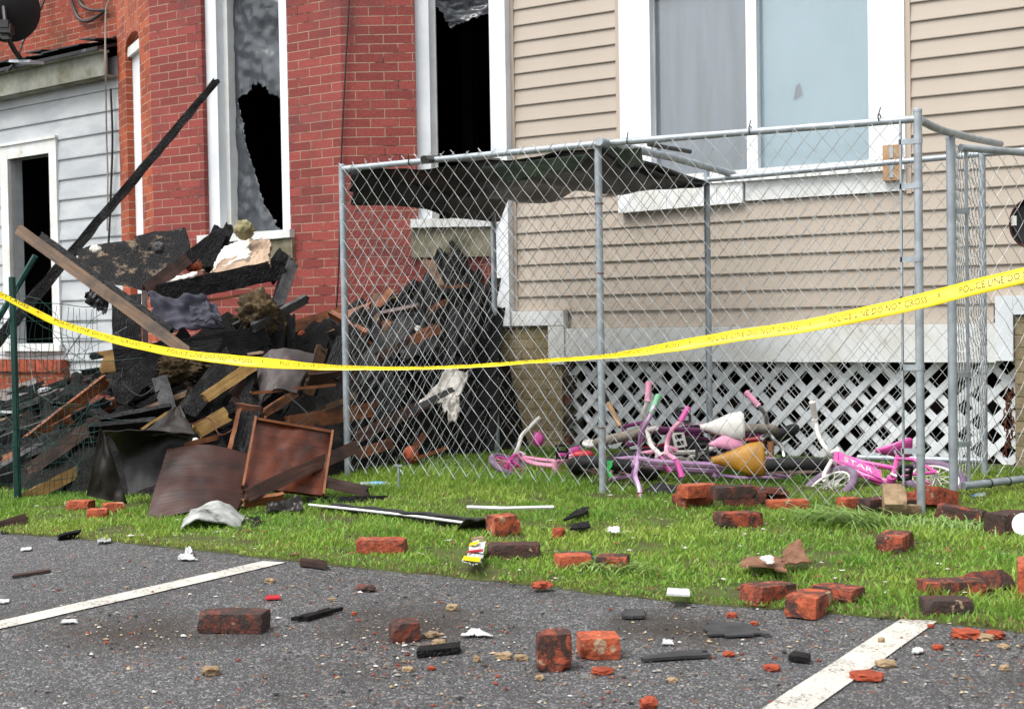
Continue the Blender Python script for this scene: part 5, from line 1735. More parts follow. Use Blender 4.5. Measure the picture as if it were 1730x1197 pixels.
# pale scraps and burnt wires among the boards
sr = random.Random(77)
pm = [('plaster', 'white plaster'), ('plaster_back', 'tan plasterboard'), ('insul', 'brown insulation'), ('paper', 'pale paper'), ('lbrick_clean', 'orange brick')]
k = 0
while k < 46:
    x, y = sr.uniform(-8.9, -5.35), sr.uniform(4.95, 7.9)
    h = mound(x, y)
    if h < .12: continue
    mt_, nm_ = sr.choice(pm)
    c = V((x, y, h + .10 + .05 * sr.random()))
    a_, sx, sy, sz = sr.uniform(0, 3.14), sr.uniform(.02, .06), sr.uniform(.015, .04), sr.uniform(.006, .02)
    bm = bmesh.new(); bmesh.ops.create_icosphere(bm, subdivisions=2, radius=1)
    u, v_ = V((math.cos(a_), math.sin(a_), sr.uniform(-.4, .4))), V((-math.sin(a_), math.cos(a_), sr.uniform(-.4, .4)))
    mb = MB()
    mb.add([c + (u * q.co.x * sx + v_ * q.co.y * sy + Z * q.co.z * sz) * (1 + .5 * nz(q.co, 2.2, k) + .3 * nz(q.co, 5, k)) for q in bm.verts], [[q.index for q in f.verts] for f in bm.faces])
    bm.free()
    tag(mb.build('rubble_scrap', M[mt_]), f'small {nm_} scrap among the burnt boards of the heap', 'scrap', 'pale scraps in the debris heap')
    k += 1
for i, (pts, lab) in enumerate((
    ([(196, 560, 8.2), (214, 590, 8.0), (206, 640, 7.8), (236, 668, 7.7), (262, 652, 7.7)], 'thin burnt wire looping down the left of the heap'),
    ([(470, 600, 8.2), (452, 640, 7.9), (486, 668, 7.7), (520, 700, 7.6), (505, 716, 7.5)], 'thin burnt wire hanging below the jutting shelf board'),
    ([(300, 700, 7.4), (322, 716, 7.25), (352, 706, 7.3), (372, 734, 7.2), (398, 722, 7.2)], 'curled copper wire by the raw wood offcut'),
    ([(640, 560, 8.5), (668, 612, 8.3), (650, 668, 8.2), (690, 706, 8.1)], 'thin wire drooping behind the left kennel mesh'))):
    cable('burnt_wire', [at(*q) for q in pts], .004, M['rust'] if i == 2 else M['cable_black'], lab, 'wire')
# ------------------------------------------------------------------ children's bicycles
def bike(label, R, wb, c, Mx, steer=0.0, barw=.26, rise=.13, guard=None, training=False, spokes=18, tr=None, extra=None, seat=.24):
    k = R / .2
    tr = tr or .027 * k
    root = thing('bicycle', label, 'bicycle', (0, 0, 0), "children's bicycles lying in the kennel")
    RA, FA = V((0, 0, R)), V((wb, 0, R))
    BB = V((.42 * wb, 0, R * .95))
    ST = V((seat * wb, 0, R + .27 * k)); 
    HB, HT = V((wb - .10 * k, 0, R + .22 * k)), V((wb - .135 * k, 0, R + .33 * k))
    mb = MB()
    mb.tube([HB + V((-.01, 0, .02)), BB.lerp(HB, .5) + V((0, 0, -.02)), BB], .018 * k ** .5, 8)
    mb.tube([HT, HT.lerp(BB.lerp(ST, .55), .5) + V((0, 0, -.015)), BB.lerp(ST, .55)], .015 * k ** .5, 8)
    mb.tube([BB, ST], .015 * k ** .5, 8)
    mb.tube([HB + (HB - HT) * .1, HT + (HT - HB) * .12], .020 * k ** .5, 10)
    for s in (-1, 1):
        mb.tube([BB + V((0, s * .02, 0)), BB.lerp(RA, .35) + V((0, s * .042, 0)), RA + V((0, s * .045, 0))], .010, 6)
        mb.tube([ST.lerp(BB, .15) + V((0, s * .015, 0)), ST.lerp(RA, .4) + V((0, s * .042, 0)), RA + V((0, s * .045, 0))], .009, 6)
    mb.tube([BB - V((0, .035, 0)), BB + V((0, .035, 0))], .024, 10)
    fr_ = mb.build('frame', M[c['frame']], root, smooth=True)
    if guard:
        mb = MB()
        a, e = BB + V((-.02, -.035, .03)), RA + V((.02, -.055, .01))
        q = [BB + V((.07 * k, -.045, .06 * k)), BB + V((.06 * k, -.045, -.07 * k)), RA + V((.02, -.055, -.035 * k)), RA + V((.02, -.055, .035 * k))]
        mb.add(q + [p + V((0, .006, 0)) for p in q], [(0, 1, 2, 3), (7, 6, 5, 4), (0, 4, 5, 1), (1, 5, 6, 2), (2, 6, 7, 3), (3, 7, 4, 0)])
        mb.build('chain_guard', M[guard], root)
    # wheels
    ax = (HT - HB).normalized()
    SM = Matrix.Translation(HB) @ Matrix.Rotation(steer, 4, ax) @ Matrix.Translation(-HB)
    for ctr, T_ in ((RA, None), (FA, SM)):
        def X(p): return (T_ @ p) if T_ else p
        cc_, yy = X(ctr), (X(ctr + V((0, 1, 0))) - X(ctr))
        mb = MB()
        mb.torus(cc_, yy, R - 2.0 * tr, .009 * k ** .5, 32, 6)
        for i in range(spokes):
            a = 2 * math.pi * i / spokes
            p = X(ctr + V((math.cos(a) * (R - 2 * tr), 0, math.sin(a) * (R - 2 * tr))))
            mb.tube([X(ctr + V((0, .022 if i % 2 else -.022, 0))), p], .0022, 4)
        mb.tube([X(ctr + V((0, -.05, 0))), X(ctr + V((0, .05, 0)))], .012, 8)
        wh = mb.build('wheel', M[c['rim']], root, smooth=True)
        mb = MB(); mb.torus(cc_, yy, R - tr, tr, 40, 10)
        mb.build('tyre', M[c['tyre']], wh, smooth=True)
    # fork
    mb = MB()
    for s in (-1, 1):
        mb.tube([SM @ (HB + V((0, s * .01, -.01))), SM @ (HB + V((.008, s * .05, -.04 * k))), SM @ (FA + V((-.01, s * .055, .06 * k))), SM @ (FA + V((0, s * .055, 0)))], .012, 8)
    mb.build('fork', M[c['fork']], root, smooth=True)
    # handlebar
    mb = MB()
    S0 = HT + ax * .05
    mb.tube([SM @ HT, SM @ (HT + ax * .06)], .014, 8)
    mb.tube([SM @ (S0), SM @ (S0 + V((.05, 0, .01)))], .013, 8)
    g = S0 + V((.05, 0, .01))
    pts = [g + V((-.06, -barw, rise)), g + V((-.03, -barw * .62, rise)), g + V((0, -barw * .38, rise * .55)), g + V((0, -barw * .15, 0)), g + V((0, barw * .15, 0)), g + V((0, barw * .38, rise * .55)), g + V((-.03, barw * .62, rise)), g + V((-.06, barw, rise))]
    P_ = []
    for i in range(len(pts) - 1):
        p0, p1, p2, p3 = pts[max(i - 1, 0)], pts[i], pts[i + 1], pts[min(i + 2, len(pts) - 1)]
        for q in range(5):
            t = q / 5
            P_.append(.5 * ((2 * p1) + (p2 - p0) * t + (2 * p0 - 5 * p1 + 4 * p2 - p3) * t * t + (3 * p1 - p0 - 3 * p2 + p3) * t ** 3))
    P_.append(pts[-1])
    mb.tube([SM @ p for p in P_], .0125, 8)
    hb_ = mb.build('handlebar', M[c['bar']], root, smooth=True)
    for a, e, gm in ((pts[0], pts[1], c['grip']), (pts[-1], pts[-2], c.get('grip2', c['grip']))):
        if gm is None: continue
        mb = MB()
        d = (a - e).normalized()
        mb.tube([SM @ (a + d * .012), SM @ (a + d * .008), SM @ (a - d * .02), SM @ (a - d * .09), SM @ (a - d * .095)], [.010, .018, .0165, .0165, .021], 10)
        mb.build('grip', M[gm], hb_, smooth=True)
    # saddle
    sc_ = .92 * min(1.15, k)
    mb = MB()
    rings = [(-.13, .075, .03), (-.11, .088, .035), (-.05, .08, .032), (.02, .05, .026), (.09, .025, .02), (.13, .015, .014)]
    top = ST + V((0, 0, .07))
    vs_ = []
    for x, w_, h in rings:
        for q in range(12):
            a = 2 * math.pi * q / 12
            z = math.sin(a) * h
            if z < 0: z *= .7
            vs_.append(top + V((x, math.cos(a) * w_, z + (.012 if x < -.1 else 0))) * 1.0 if False else top + V((x * sc_, math.cos(a) * w_ * sc_, (z + (.015 if x < -.1 else 0)) * sc_)))
    n_ = len(rings)
    mb.add(vs_, [(i * 12 + q, i * 12 + (q + 1) % 12, (i + 1) * 12 + (q + 1) % 12, (i + 1) * 12 + q) for i in range(n_ - 1) for q in range(12)] + [tuple(range(11, -1, -1)), tuple((n_ - 1) * 12 + q for q in range(12))])
    sad = mb.build('saddle', M[c['saddle']], root, smooth='all')
    mb = MB(); mb.tube([ST - V((0, 0, .02)), top - V((0, 0, .01))], .012, 8); mb.build('seat_post', M['chrome'], sad)
    # crank and pedals
    mb = MB()
    ca = .9
    arm = V((math.cos(ca), 0, math.sin(ca))) * .09 * k
    mb.tube([BB + V((0, -.06, 0)) + arm, BB + V((0, -.055, 0)), BB + V((0, .055, 0)), BB + V((0, .06, 0)) - arm], .009, 6)
    mb.torus(BB + V((0, -.042, 0)), (0, 1, 0), .058 * k, .006, 26, 5)
    for i in range(5):
        a = 2 * math.pi * i / 5
        mb.tube([BB + V((0, -.042, 0)), BB + V((math.cos(a) * .058 * k, -.042, math.sin(a) * .058 * k))], .005, 4)
    cr = mb.build('crank', M['chrome'], root, smooth=True)
    for s, o_ in ((-1, arm), (1, -arm)):
        p = BB + V((0, s * .10, 0)) + o_
        mb = MB()
        for dx in (-.03, .03): mb.box(p + V((dx, 0, 0)), (.007, 0, 0), (0, .042, 0), (0, 0, .011))
        for dy in (-.038, 0, .038): mb.box(p + V((0, dy, 0)), (.0225, 0, 0), (0, .006, 0), (0, 0, .009))
        mb.build('pedal', M[c.get('pedal', 'plastic_black')], cr)
    if training:
        for s in (-1, 1):
            p = RA + V((0, s * .15, -R + .055))
            mb = MB(); mb.torus(p, (0, 1, 0), .04, .014, 20, 8); mb.tube([p - V((0, .012, 0)), p + V((0, .012, 0))], .034, 16)
            tw = mb.build('training_wheel', M['white_enamel'], root, smooth=True)
            mb = MB(); mb.tube([RA + V((0, s * .05, 0)), RA + V((0, s * .11, -.02)), p], .007, 6); mb.build('strut', M['chrome'], tw)
    if extra: extra(root, locals())
    root.matrix_world = Mx
    return root

def pose(px, py, d, z, yawdeg, lean, pitch_=0.0):
    """rear axle foot of the bike over photo pixel px at depth d, height z; yaw relative to image-right"""
    p = at(px, py, d); p.z = z
    return Matrix.Translation(p) @ Matrix.Rotation(yaw + R_(yawdeg), 4, 'Z') @ Matrix.Rotation(R_(pitch_), 4, 'Y') @ Matrix.Rotation(R_(lean), 4, 'X')

bike('large lilac bicycle with black tyres and mustard saddle lying flat', .255, .98,
     dict(frame='purple', fork='purple', tyre='tyre', rim='rim_rust', bar='purple', grip='grip_green', grip2='grip_cork', saddle='mustard'),
     pose(1326, 800, 7.75, .02, 176, -76, .5), steer=R_(-10), barw=.30, rise=.16, seat=.33)
bike('small bicycle with dusty grey tyres and white saddle lying on the lilac one', .20, .68,
     dict(frame='magenta', fork='magenta', tyre='tyre_grey', rim='magenta', bar='white_enamel', grip='pale_pink', grip2='pink', saddle='white_enamel', pedal='plastic_black'),
     pose(1250, 770, 8.05, .23, 178, -80, 1), steer=R_(12), barw=.24, rise=.12, guard='pale_pink')
bike('small pink bicycle with white handlebar at the left end of the pile', .125, .48,
     dict(frame='pale_pink', fork='pink', tyre='tyre_lilac', rim='pink', bar='white_enamel', grip=None, saddle='pink'),
     pose(1000, 790, 7.85, .05, 181, 80, 0), steer=R_(25), barw=.22, rise=.10, training=True)

bike('dark red bicycle with black tyres buried at the back of the pile', .21, .76,
     dict(frame='red', fork='magenta', tyre='tyre', rim='chrome', bar='chrome', grip='plastic_black', grip2='pale_pink', saddle='plastic_black'),
     pose(1075, 770, 8.25, .07, 8, 78, -4), steer=R_(18), barw=.25, rise=.12)
bike('little white and pink bicycle tipped over at the back of the pile', .16, .58,
     dict(frame='white_enamel', fork='pale_pink', tyre='tyre', rim='pale_pink', bar='pale_pink', grip='pink', grip2='pink', saddle='pale_pink', pedal='white_enamel'),
     pose(1205, 760, 7.95, .10, 200, -70, 6), steer=R_(-25), barw=.2, rise=.1, guard='pink')
def star(root, L):
    # pink panel with lettering between head tube and bottom bracket
    HB_, HT_, BB_ = L['HB'], L['HT'], L['BB']
    for s in (-1, 1):
        q = [HT_ + V((-.012, s * .016, -.0)), HB_ + V((-.015, s * .016, .0)), BB_ + V((.05, s * .018, .01)), BB_ + V((.03, s * .018, .085))]
        mb = MB()
        mb.add(q + [p + V((0, s * .004, 0)) for p in q], [(0, 1, 2, 3), (7, 6, 5, 4), (0, 4, 5, 1), (1, 5, 6, 2), (2, 6, 7, 3), (3, 7, 4, 0)])
        pn = mb.build('frame_panel', M['pink'], root)
        if s == 1:
            lv, lf = text_mesh('STAR', .062)
            mx = max(v_.x for v_ in lv)
            mb = MB()
            o0 = q[0].lerp(q[1], .18); ux = (q[1] - q[0]); 
            ux = (q[2].lerp(q[3], .5) - q[0].lerp(q[1], .5))
            vy = (q[0] - q[1])
            base = q[0].lerp(q[1], .75)
            mb.add([base + ux * (.10 + .7 * v_.x / mx) + vy.normalized() * v_.y + V((0, .0055, 0)) for v_ in lv], lf)
            mb.build('lettering', M['white_enamel'], pn)
bike('pink and white child bicycle with tall white handlebar at the right end of the pile', .165, .56,
     dict(frame='pink', fork='white_enamel', tyre='tyre_lilac', rim='white_enamel', bar='white_enamel', grip='white_enamel', saddle='pink'),
     pose(1597, 850, 7.0, -.02, 181, 62, 2), steer=R_(-32), barw=.24, rise=.15, guard='pink', extra=star)

# ribbons and toys around the bicycles
def bits(lab, px, py, d, r, m, cat, nm, seed, sub=3, amp=.25, fl=(1, 1, 1)):
    return lump(lab, px, py, d, r * fl[0], r * fl[1], r * fl[2], m, cat, nm, seed, amp, sub)
bits('round magenta and orange toy lying at the foot of the tan brick pier', 909, 741, 8.3, .035, 'pink', 'toy', 'pink_toy', 3, fl=(1, .7, 1.3))
mb = MB()
for i in range(5):
    p = at(1027 + i * 1.8, 778, 7.3)
    mb.tube([p, p - UP * .03 + RT * .005 * math.sin(i), p - UP * .06 - RT * .006 * i, p - UP * .085 + RT * .01], .0035, 5)
tag(mb.build('lime_ribbon', M['lime']), 'lime green streamer hanging behind the middle kennel post', 'streamer')
bits('red plastic box lying under the lilac bicycle front wheel', 985, 768, 7.65, .05, 'red', 'box', 'red_box', 5, 2, .08, (1.3, .6, .55))
mb = MB()
a, e = at(1012, 650, 8.2), at(1048, 720, 7.95)
mb.tube([a, a.lerp(e, .45)], .017, 8, mi=0); mb.tube([a.lerp(e, .45), e], .015, 8, mi=1)
tag(mb.build('tool_handle', [M['plastic_black'], M['timber_block']]), 'tool handle half black half wood leaning on the lattice', 'tool handle')
mb = MB()
p = at(1302, 762, 7.7)
mb.tube([p - UP * .06, p + UP * .055], .019, 10)
tag(mb.build('tan_grip', M['grip_cork'], smooth=True), 'upright tan handle end standing behind the mustard saddle', 'handle')
bits('black bag lying in the grass below the lilac bicycle', 1122, 838, 7.1, .09, 'tyre', 'bag', 'black_bag', 6, 3, .25, (1.2, .8, .75))
# ------------------------------------------------------------------ loose bricks
def brick_bm(L, W, H, seed, chip=.012):
    rr = random.Random(seed)
    nx_, ny_, nz_ = max(2, int(L / .014)), max(2, int(W / .016)), max(2, int(H / .014))
    vid = {}
    vs_, fs = [], []
    corners = [(rr.choice((-1, 1)), rr.choice((-1, 1)), rr.choice((-1, 1)), rr.uniform(.014, .034)) for _ in range(3)]
    def vert(i, j, k):
        key = (i, j, k)
        if key not in vid:
            p = V((L * (i / nx_ - .5), W * (j / ny_ - .5), H * (k / nz_)))
            # worn edges
            e = (abs(p.x) > L / 2 - 1e-6) + (abs(p.y) > W / 2 - 1e-6) + (p.z < 1e-6 or p.z > H - 1e-6)
            c = V((0, 0, H / 2))
            if e >= 2:
                q = p - c
                sh = .0014 * (e - 1) * (1 + nz(p, 40, seed))
                p -= V((math.copysign(sh, q.x) if abs(p.x) > L / 2 - 1e-6 else 0, math.copysign(sh, q.y) if abs(p.y) > W / 2 - 1e-6 else 0, math.copysign(sh, q.z) if (p.z < 1e-6 or p.z > H - 1e-6) else 0))
            for cx, cy, cz, r in corners:
                cp = V((cx * L / 2, cy * W / 2, H / 2 + cz * H / 2))
                d = (p - cp).length
                if d < r: p += (c - cp).normalized() * ((r - d) * .55 * (1 + .8 * nz(p, 60, seed)))
            p += V((nz(p, 45, seed), nz(p, 45, seed + 2), nz(p, 45, seed + 4))) * .0022
            vid[key] = len(vs_); vs_.append(p)
        return vid[key]
    for k in (0, nz_):
        for i in range(nx_):
            for j in range(ny_):
                fs.append((vert(i, j, k), vert(i + 1, j, k), vert(i + 1, j + 1, k), vert(i, j + 1, k)))
    for j in (0, ny_):
        for i in range(nx_):
            for k in range(nz_):
                fs.append((vert(i, j, k), vert(i + 1, j, k), vert(i + 1, j, k + 1), vert(i, j, k + 1)))
    for i in (0, nx_):
        for j in range(ny_):
            for k in range(nz_):
                fs.append((vert(i, j, k), vert(i, j + 1, k), vert(i, j + 1, k + 1), vert(i, j, k + 1)))
    return vs_, fs

GB = 'fallen bricks on the asphalt'
GL = 'fallen bricks on the lawn'
GK = 'fallen bricks heaped at the kennel mesh'
bseed = [100]
GR_LIFT = .018
def lbrick(label, px, py, yawd, L=.2, W=.095, H=.058, m='lbrick', z=0.0, tilt=(0, 0), group=None, name='loose_brick', cat='brick', d=None):
    """px,py = middle of the near bottom edge as seen in the photo"""
    bseed[0] += 1
    if group in (GL, GK) and z == 0.0: z = GR_LIFT
    g = gnd(px, py, z) if d is None else V((at(px, py, d).x, at(px, py, d).y, z))
    hd = V((g.x, g.y, 0)) .normalized()
    a = yaw + R_(yawd)
    ext = abs(L / 2 * math.sin(R_(yawd))) + abs(W / 2 * math.cos(R_(yawd)))
    c = g + hd * ext * .9
    vs_, fs = brick_bm(L, W, H, bseed[0])
    Q = Matrix.Translation((c.x, c.y, z)) @ Matrix.Rotation(a, 4, 'Z') @ Matrix.Rotation(R_(tilt[0]), 4, 'X') @ Matrix.Rotation(R_(tilt[1]), 4, 'Y')
    mb = MB(); mb.add([Q @ p for p in vs_], fs)
    return tag(mb.build(name, M[m]), label, cat, group)
B = lbrick
B('whole dark brick with orange chipped ends alone on the asphalt at left', 396, 1071, -6, m='lbrick_dark', H=.06, group=GB)
B('small half brick alone on the asphalt left of centre', 683, 1086, 14, L=.085, W=.085, H=.056, m='lbrick_dark', group=GB)
B('half brick standing on end with one black side', 936, 1135, 4, L=.092, W=.075, H=.100, m='lbrick', group=GB)
B('orange half brick with cream mortar on top, right of the standing brick', 1011, 1115, 4, L=.11, W=.10, H=.060, m='lbrick_clean', group=GB)
B('brick with a blackened left side, left of the three clustered bricks', 1298, 1028, 38, L=.17, W=.095, H=.065, group=GB, tilt=(0, 3))
B('nearest brick of the three clustered at the lawn edge', 1366, 1048, 62, L=.19, W=.10, H=.066, m='lbrick_clean', group=GB, tilt=(2, 3))
B('farthest brick of the three clustered at the lawn edge', 1415, 1030, -42, L=.15, W=.095, H=.062, m='lbrick', group=GB)
B('dark whole brick at the top end of the right parking line', 1598, 1048, -4, L=.145, W=.09, H=.060, m='lbrick_dark', group=GB)
B('long blackened brick in the grass behind the parking line end', 1608, 1010, 6, L=.2, H=.05, m='lbrick', group=GL)
B('dull red curved tile leaning in the grass near the right edge', 1680, 1002, 20, L=.16, W=.03, H=.07, m='wood_red' if False else 'lbrick_dark', group=GL, tilt=(-35, 0), name='broken_tile', cat='tile')
B('brick standing on edge with a mortar side at the right picture edge', 1736, 1012, 70, L=.20, W=.06, H=.105, m='lbrick_clean', group=GL)
B('long brick with a cream right end in the grass left of centre', 646, 936, -4, L=.195, H=.056, m='lbrick', group=GL)
B('rough rounded brick lump at the right end of the black metal strip', 850, 907, 25, L=.12, W=.10, H=.085, m='lbrick_clean', group=GL)
B('orange brick with a black right end beside the snack wrapper', 868, 945, -3, L=.2, H=.056, m='lbrick', group=GL)
B('orange half brick with cream top beside the tangle of grass', 968, 964, 12, L=.12, H=.052, m='lbrick_clean', group=GL)
B('brick half hidden behind the tangle of grass', 1036, 968, -14, L=.11, H=.056, m='lbrick', group=GL)
B('brick with a scorched long side on the lawn in front of the kennel', 1246, 894, 18, L=.2, W=.09, H=.066, group=GL, tilt=(0, 2))
B('orange topped brick alone on the lawn in front of the right kennel post', 1512, 936, 60, L=.18, W=.105, H=.066, group=GL)
B('brick behind the round white lid at the right edge', 1702, 904, 35, L=.18, W=.1, H=.085, m='lbrick_dark', group=GL)
B('big brick tilted against the right kennel corner post', 1582, 862, 35, L=.18, W=.11, H=.09, m='lbrick', group=GK, tilt=(-8, 14), z=.02)
B('dark brick lying in grass right of the kennel corner post', 1622, 884, -35, L=.2, W=.09, H=.06, m='lbrick', group=GK, tilt=(0, 6))
B('orange brick end facing out under the black bag', 1170, 858, 40, L=.19, W=.1, H=.06, m='lbrick', group=GK)
B('dark brick lying behind the orange brick end', 1200, 846, 10, L=.2, W=.1, H=.07, m='lbrick_dark', group=GK, z=.01)
B('long brown brick in the middle of the heap under the bicycles', 1258, 858, -4, L=.2, W=.1, H=.075, m='lbrick_dark', group=GK)
B('crumbling orange brick at the mesh bottom under the black tyre', 1330, 864, 4, L=.19, W=.09, H=.05, m='lbrick_clean', group=GK)
B('tilted dark tile piece on the bricks under the mustard saddle', 1300, 846, 30, L=.16, W=.12, H=.025, m='lbrick_dark', group=GK, tilt=(-28, 10), z=.04, name='tile_piece', cat='tile')
B('small orange brick lump in the grass below the pink bicycle', 1434, 862, 20, L=.09, W=.08, H=.055, m='lbrick_clean', group=GK)
B('brown brick behind the small orange lump', 1478, 866, 30, L=.16, W=.09, H=.06, m='lbrick_dark', group=GK)
B('mortar crusted cream brick leaning on the pink bicycle', 1510, 862, 80, L=.14, W=.10, H=.09, m='mortar', group=GK, tilt=(0, -35), z=.05)
B('brick between tension bar and corner post of the kennel', 1532, 866, 10, L=.12, W=.09, H=.06, m='lbrick', group=GK)
B('grey concrete chunk at the foot of the kennel corner post', 1542, 876, 20, L=.06, W=.06, H=.06, m='mortar', group=None, name='concrete_chunk', cat='chunk')
B('orange brick with dark right end left of the pair by the black sheet', 136, 862, -8, L=.12, W=.09, H=.045, m='lbrick_clean', group=GL)
B('broken brick with a dark core hole in front of the pair', 166, 878, 5, L=.095, W=.07, H=.05, m='lbrick_clean', group=GL)
B('orange brick right of the broken one with the dark hole', 192, 868, 22, L=.10, W=.07, H=.05, m='lbrick_clean', group=GL)

B('brick lying on top of the orange brick end at the kennel mesh', 1178, 842, 25, L=.17, W=.1, H=.06, m='lbrick_clean', group=GK, z=.075)
B('brown brick on top of the long brown brick under the bicycles', 1240, 845, 12, L=.2, W=.1, H=.06, m='lbrick_dark', group=GK, z=.085)
B('dark brick behind the crumbling orange brick', 1292, 850, -12, L=.2, W=.1, H=.07, m='lbrick_dark', group=GK)
B('orange brown brick left of the big tilted brick', 1556, 858, 15, L=.14, W=.09, H=.07, m='lbrick', group=GK)
# ------------------------------------------------------------------ small litter on asphalt and lawn
def chip(label, px, py, w, h, m, cat, name, group=None, z=0.0, flat=.8, seed=None, amp=.3, aspect=1.0):
    g = gnd(px, py, z)
    d = (g - CAM).dot(FW)
    rx = w * d / FPX / 2; rz_ = h * d / FPX / 2
    bm = bmesh.new(); bmesh.ops.create_icosphere(bm, subdivisions=3 if w > 14 else 2, radius=1)
    sd_ = seed if seed is not None else px * .13 + py * .7
    hd = V((g.x, g.y, 0)).normalized(); rt = V((hd.y, -hd.x, 0))
    a = (px * 7 % 60 - 30) * .015
    u = rt * math.cos(a) + hd * math.sin(a); v_ = hd * math.cos(a) - rt * math.sin(a)
    vs_ = []
    for q_ in bm.verts:
        q = q_.co
        k = 1 + amp * nz(q, 1.7, sd_) + amp * .6 * nz(q, 4, sd_)
        bx = V((max(-.82, min(.82, q.x)), max(-.82, min(.82, q.y)), max(-.75, min(.75, q.z)))) * 1.15 * k
        vs_.append(g + u * bx.x * rx + v_ * bx.y * rx * flat * aspect + Z * (max(bx.z * rz_, -rz_ * .9) + rz_ * .8))
    mb = MB(); mb.add(vs_, [[x.index for x in f.verts] for f in bm.faces]); bm.free()
    return tag(mb.build(name, M[m]), label, cat, group)
CH = 'brick and mortar chips on the asphalt'
for lab, px, py, w, h, m in [
    ('tan stone pebble alone at the lower left of the asphalt', 356, 1139, 30, 16, 'mortar'),
    ('cream mortar crumb above the half brick left of centre', 764, 1031, 20, 13, 'mortar'),
    ('cream mortar lump right of the small half brick', 728, 1076, 24, 11, 'mortar'),
    ('cream mortar lump touching the thin black stick', 742, 1090, 26, 12, 'mortar'),
    ('cream mortar lump between black stick and standing brick', 850, 1112, 28, 12, 'mortar'),
    ('orange tinted mortar crumb left of the standing brick', 880, 1114, 22, 10, 'mortar'),
    ('little upright mortar crumb below the thin black stick', 806, 1118, 12, 14, 'mortar'),
    ('cream mortar crumb in front of the standing brick', 912, 1148, 15, 10, 'mortar'),
    ('white edged mortar crumb at lower centre left', 690, 1133, 20, 9, 'mortar'),
    ('bright orange brick crumb at lower centre left', 729, 1131, 14, 8, 'chip'),
    ('flat orange brick flake in front of the orange half brick', 1018, 1137, 34, 12, 'chip'),
    ('orange flake at the bottom edge of the picture', 1096, 1196, 30, 22, 'chip'),
    ('cream mortar crumb at the lower right of centre', 1136, 1152, 18, 10, 'mortar'),
    ('jagged orange brick flake crossing the right parking line', 1462, 1147, 52, 16, 'chip'),
    ('tan pointed stone flake on the right parking line edge', 1496, 1125, 32, 12, 'mortar'),
    ('small tan crumb on the upper right parking line', 1489, 1086, 12, 12, 'mortar'),
    ('long orange brick splinter at the right of the parking line', 1632, 1076, 46, 16, 'chip'),
    ('cream mortar lump beside the long orange splinter', 1666, 1080, 26, 11, 'mortar'),
    ('orange brown brick splinter near the right edge', 1681, 1077, 32, 14, 'chip'),
    ('orange brick crumb right of the parking line middle', 1585, 1097, 18, 10, 'chip'),
    ('cream mortar crumb near the right edge', 1696, 1094, 18, 8, 'mortar'),
    ('tan crumb at the lower right edge', 1697, 1132, 16, 11, 'mortar'),
    ('bright orange crumb left of the three clustered bricks', 1237, 1042, 18, 9, 'chip'),
    ('orange crumb below the three clustered bricks', 1274, 1055, 14, 8, 'chip'),
    ('orange crumb at the right end of the long black slate', 1231, 1108, 20, 10, 'chip'),
    ('bright orange crumb above the bottom of the right parking line', 1304, 1132, 26, 12, 'chip'),
    ('orange crumb beside the end of the right parking line', 1573, 1060, 12, 8, 'chip'),
    ('orange brown crumb by the lawn edge at centre', 916, 992, 34, 12, 'chip'),
    ('cream crumb in the grass left of the snack wrapper', 808, 918, 24, 14, 'mortar'),
    ('upright pale orange brick flake on the lawn at centre', 944, 914, 22, 28, 'chip'),
    ('tan crumb near the left parking line end', 456, 984, 16, 9, 'mortar'),
    ('dark orange crumb by the left parking line', 598, 1038, 10, 6, 'chip'),
    ('dark red folded flake on the asphalt left of centre', 618, 998, 32, 12, 'lbrick_dark'),
    ('small cream crumb between dark flake and long stick', 560, 1014, 14, 6, 'mortar')]:
    chip(lab, px, py, w, h, m, 'mortar crumb' if m == 'mortar' else 'brick chip', 'mortar_crumb' if m == 'mortar' else 'brick_chip', CH, z=0.012 if py < 1000 and px > 780 else 0)

def gplate(label, pts, th, m, cat, name, z=.004, namp=.006, nu=18, nv=12, rag=.05, lift=0.0, smooth=False):
    """flat scrap lying on the ground: 4 photo pixels near-left, near-right, far-right, far-left"""
    P = [gnd(x, y, z) for x, y in pts]
    P[2].z += lift; P[3].z += lift * .6
    s = pts[0][0] * .21
    def kp(u, v_):
        return min(u, v_, 1 - u, 1 - v_) > rag * (.8 + 2.2 * nz((u * 2.5, v_ * 2.5, s), 1) + nz((u * 9, v_ * 9, s), 1))
    mb = MB()
    mb.quadsheet(P, nu, nv, th, lambda u, v_: .32 * namp * (.7 + nz((u * 3, v_ * 3, s), 1.2)) + th, keep=kp if rag else None)
    return tag(mb.build(name, M[m], smooth=smooth), label, cat)
gplate('flat charred board piece lying long on the asphalt at left of centre', [(490, 1049), (520, 1048), (580, 1031), (550, 1034)], .012, 'char_long', 'board', 'board_piece')
gplate('thin black stick on the asphalt beside mortar crumbs', [(704, 1110), (778, 1102), (778, 1093), (708, 1100)], .016, 'char', 'stick', 'charred_stick', namp=.003, rag=0)
gplate('white torn paper scrap on the asphalt at centre', [(778, 1076), (834, 1076), (812, 1064), (796, 1063)], .002, 'paper', 'paper scrap', 'paper_scrap', namp=.02, rag=.1)
gplate('broad black slate sheet on the asphalt left of the right parking line', [(1176, 1078), (1306, 1074), (1262, 1053), (1196, 1053)], .006, 'slate', 'slate', 'slate_sheet', nu=24, nv=10)
gplate('long black slate strip right of the orange half brick', [(1078, 1118), (1206, 1110), (1196, 1100), (1090, 1110)], .008, 'slate', 'slate', 'slate_strip', nu=24, nv=5, rag=.05)
gplate('broken slate shard with grass blades on it', [(1046, 1044), (1094, 1047), (1088, 1032), (1056, 1032)], .008, 'slate', 'slate', 'slate_shard')
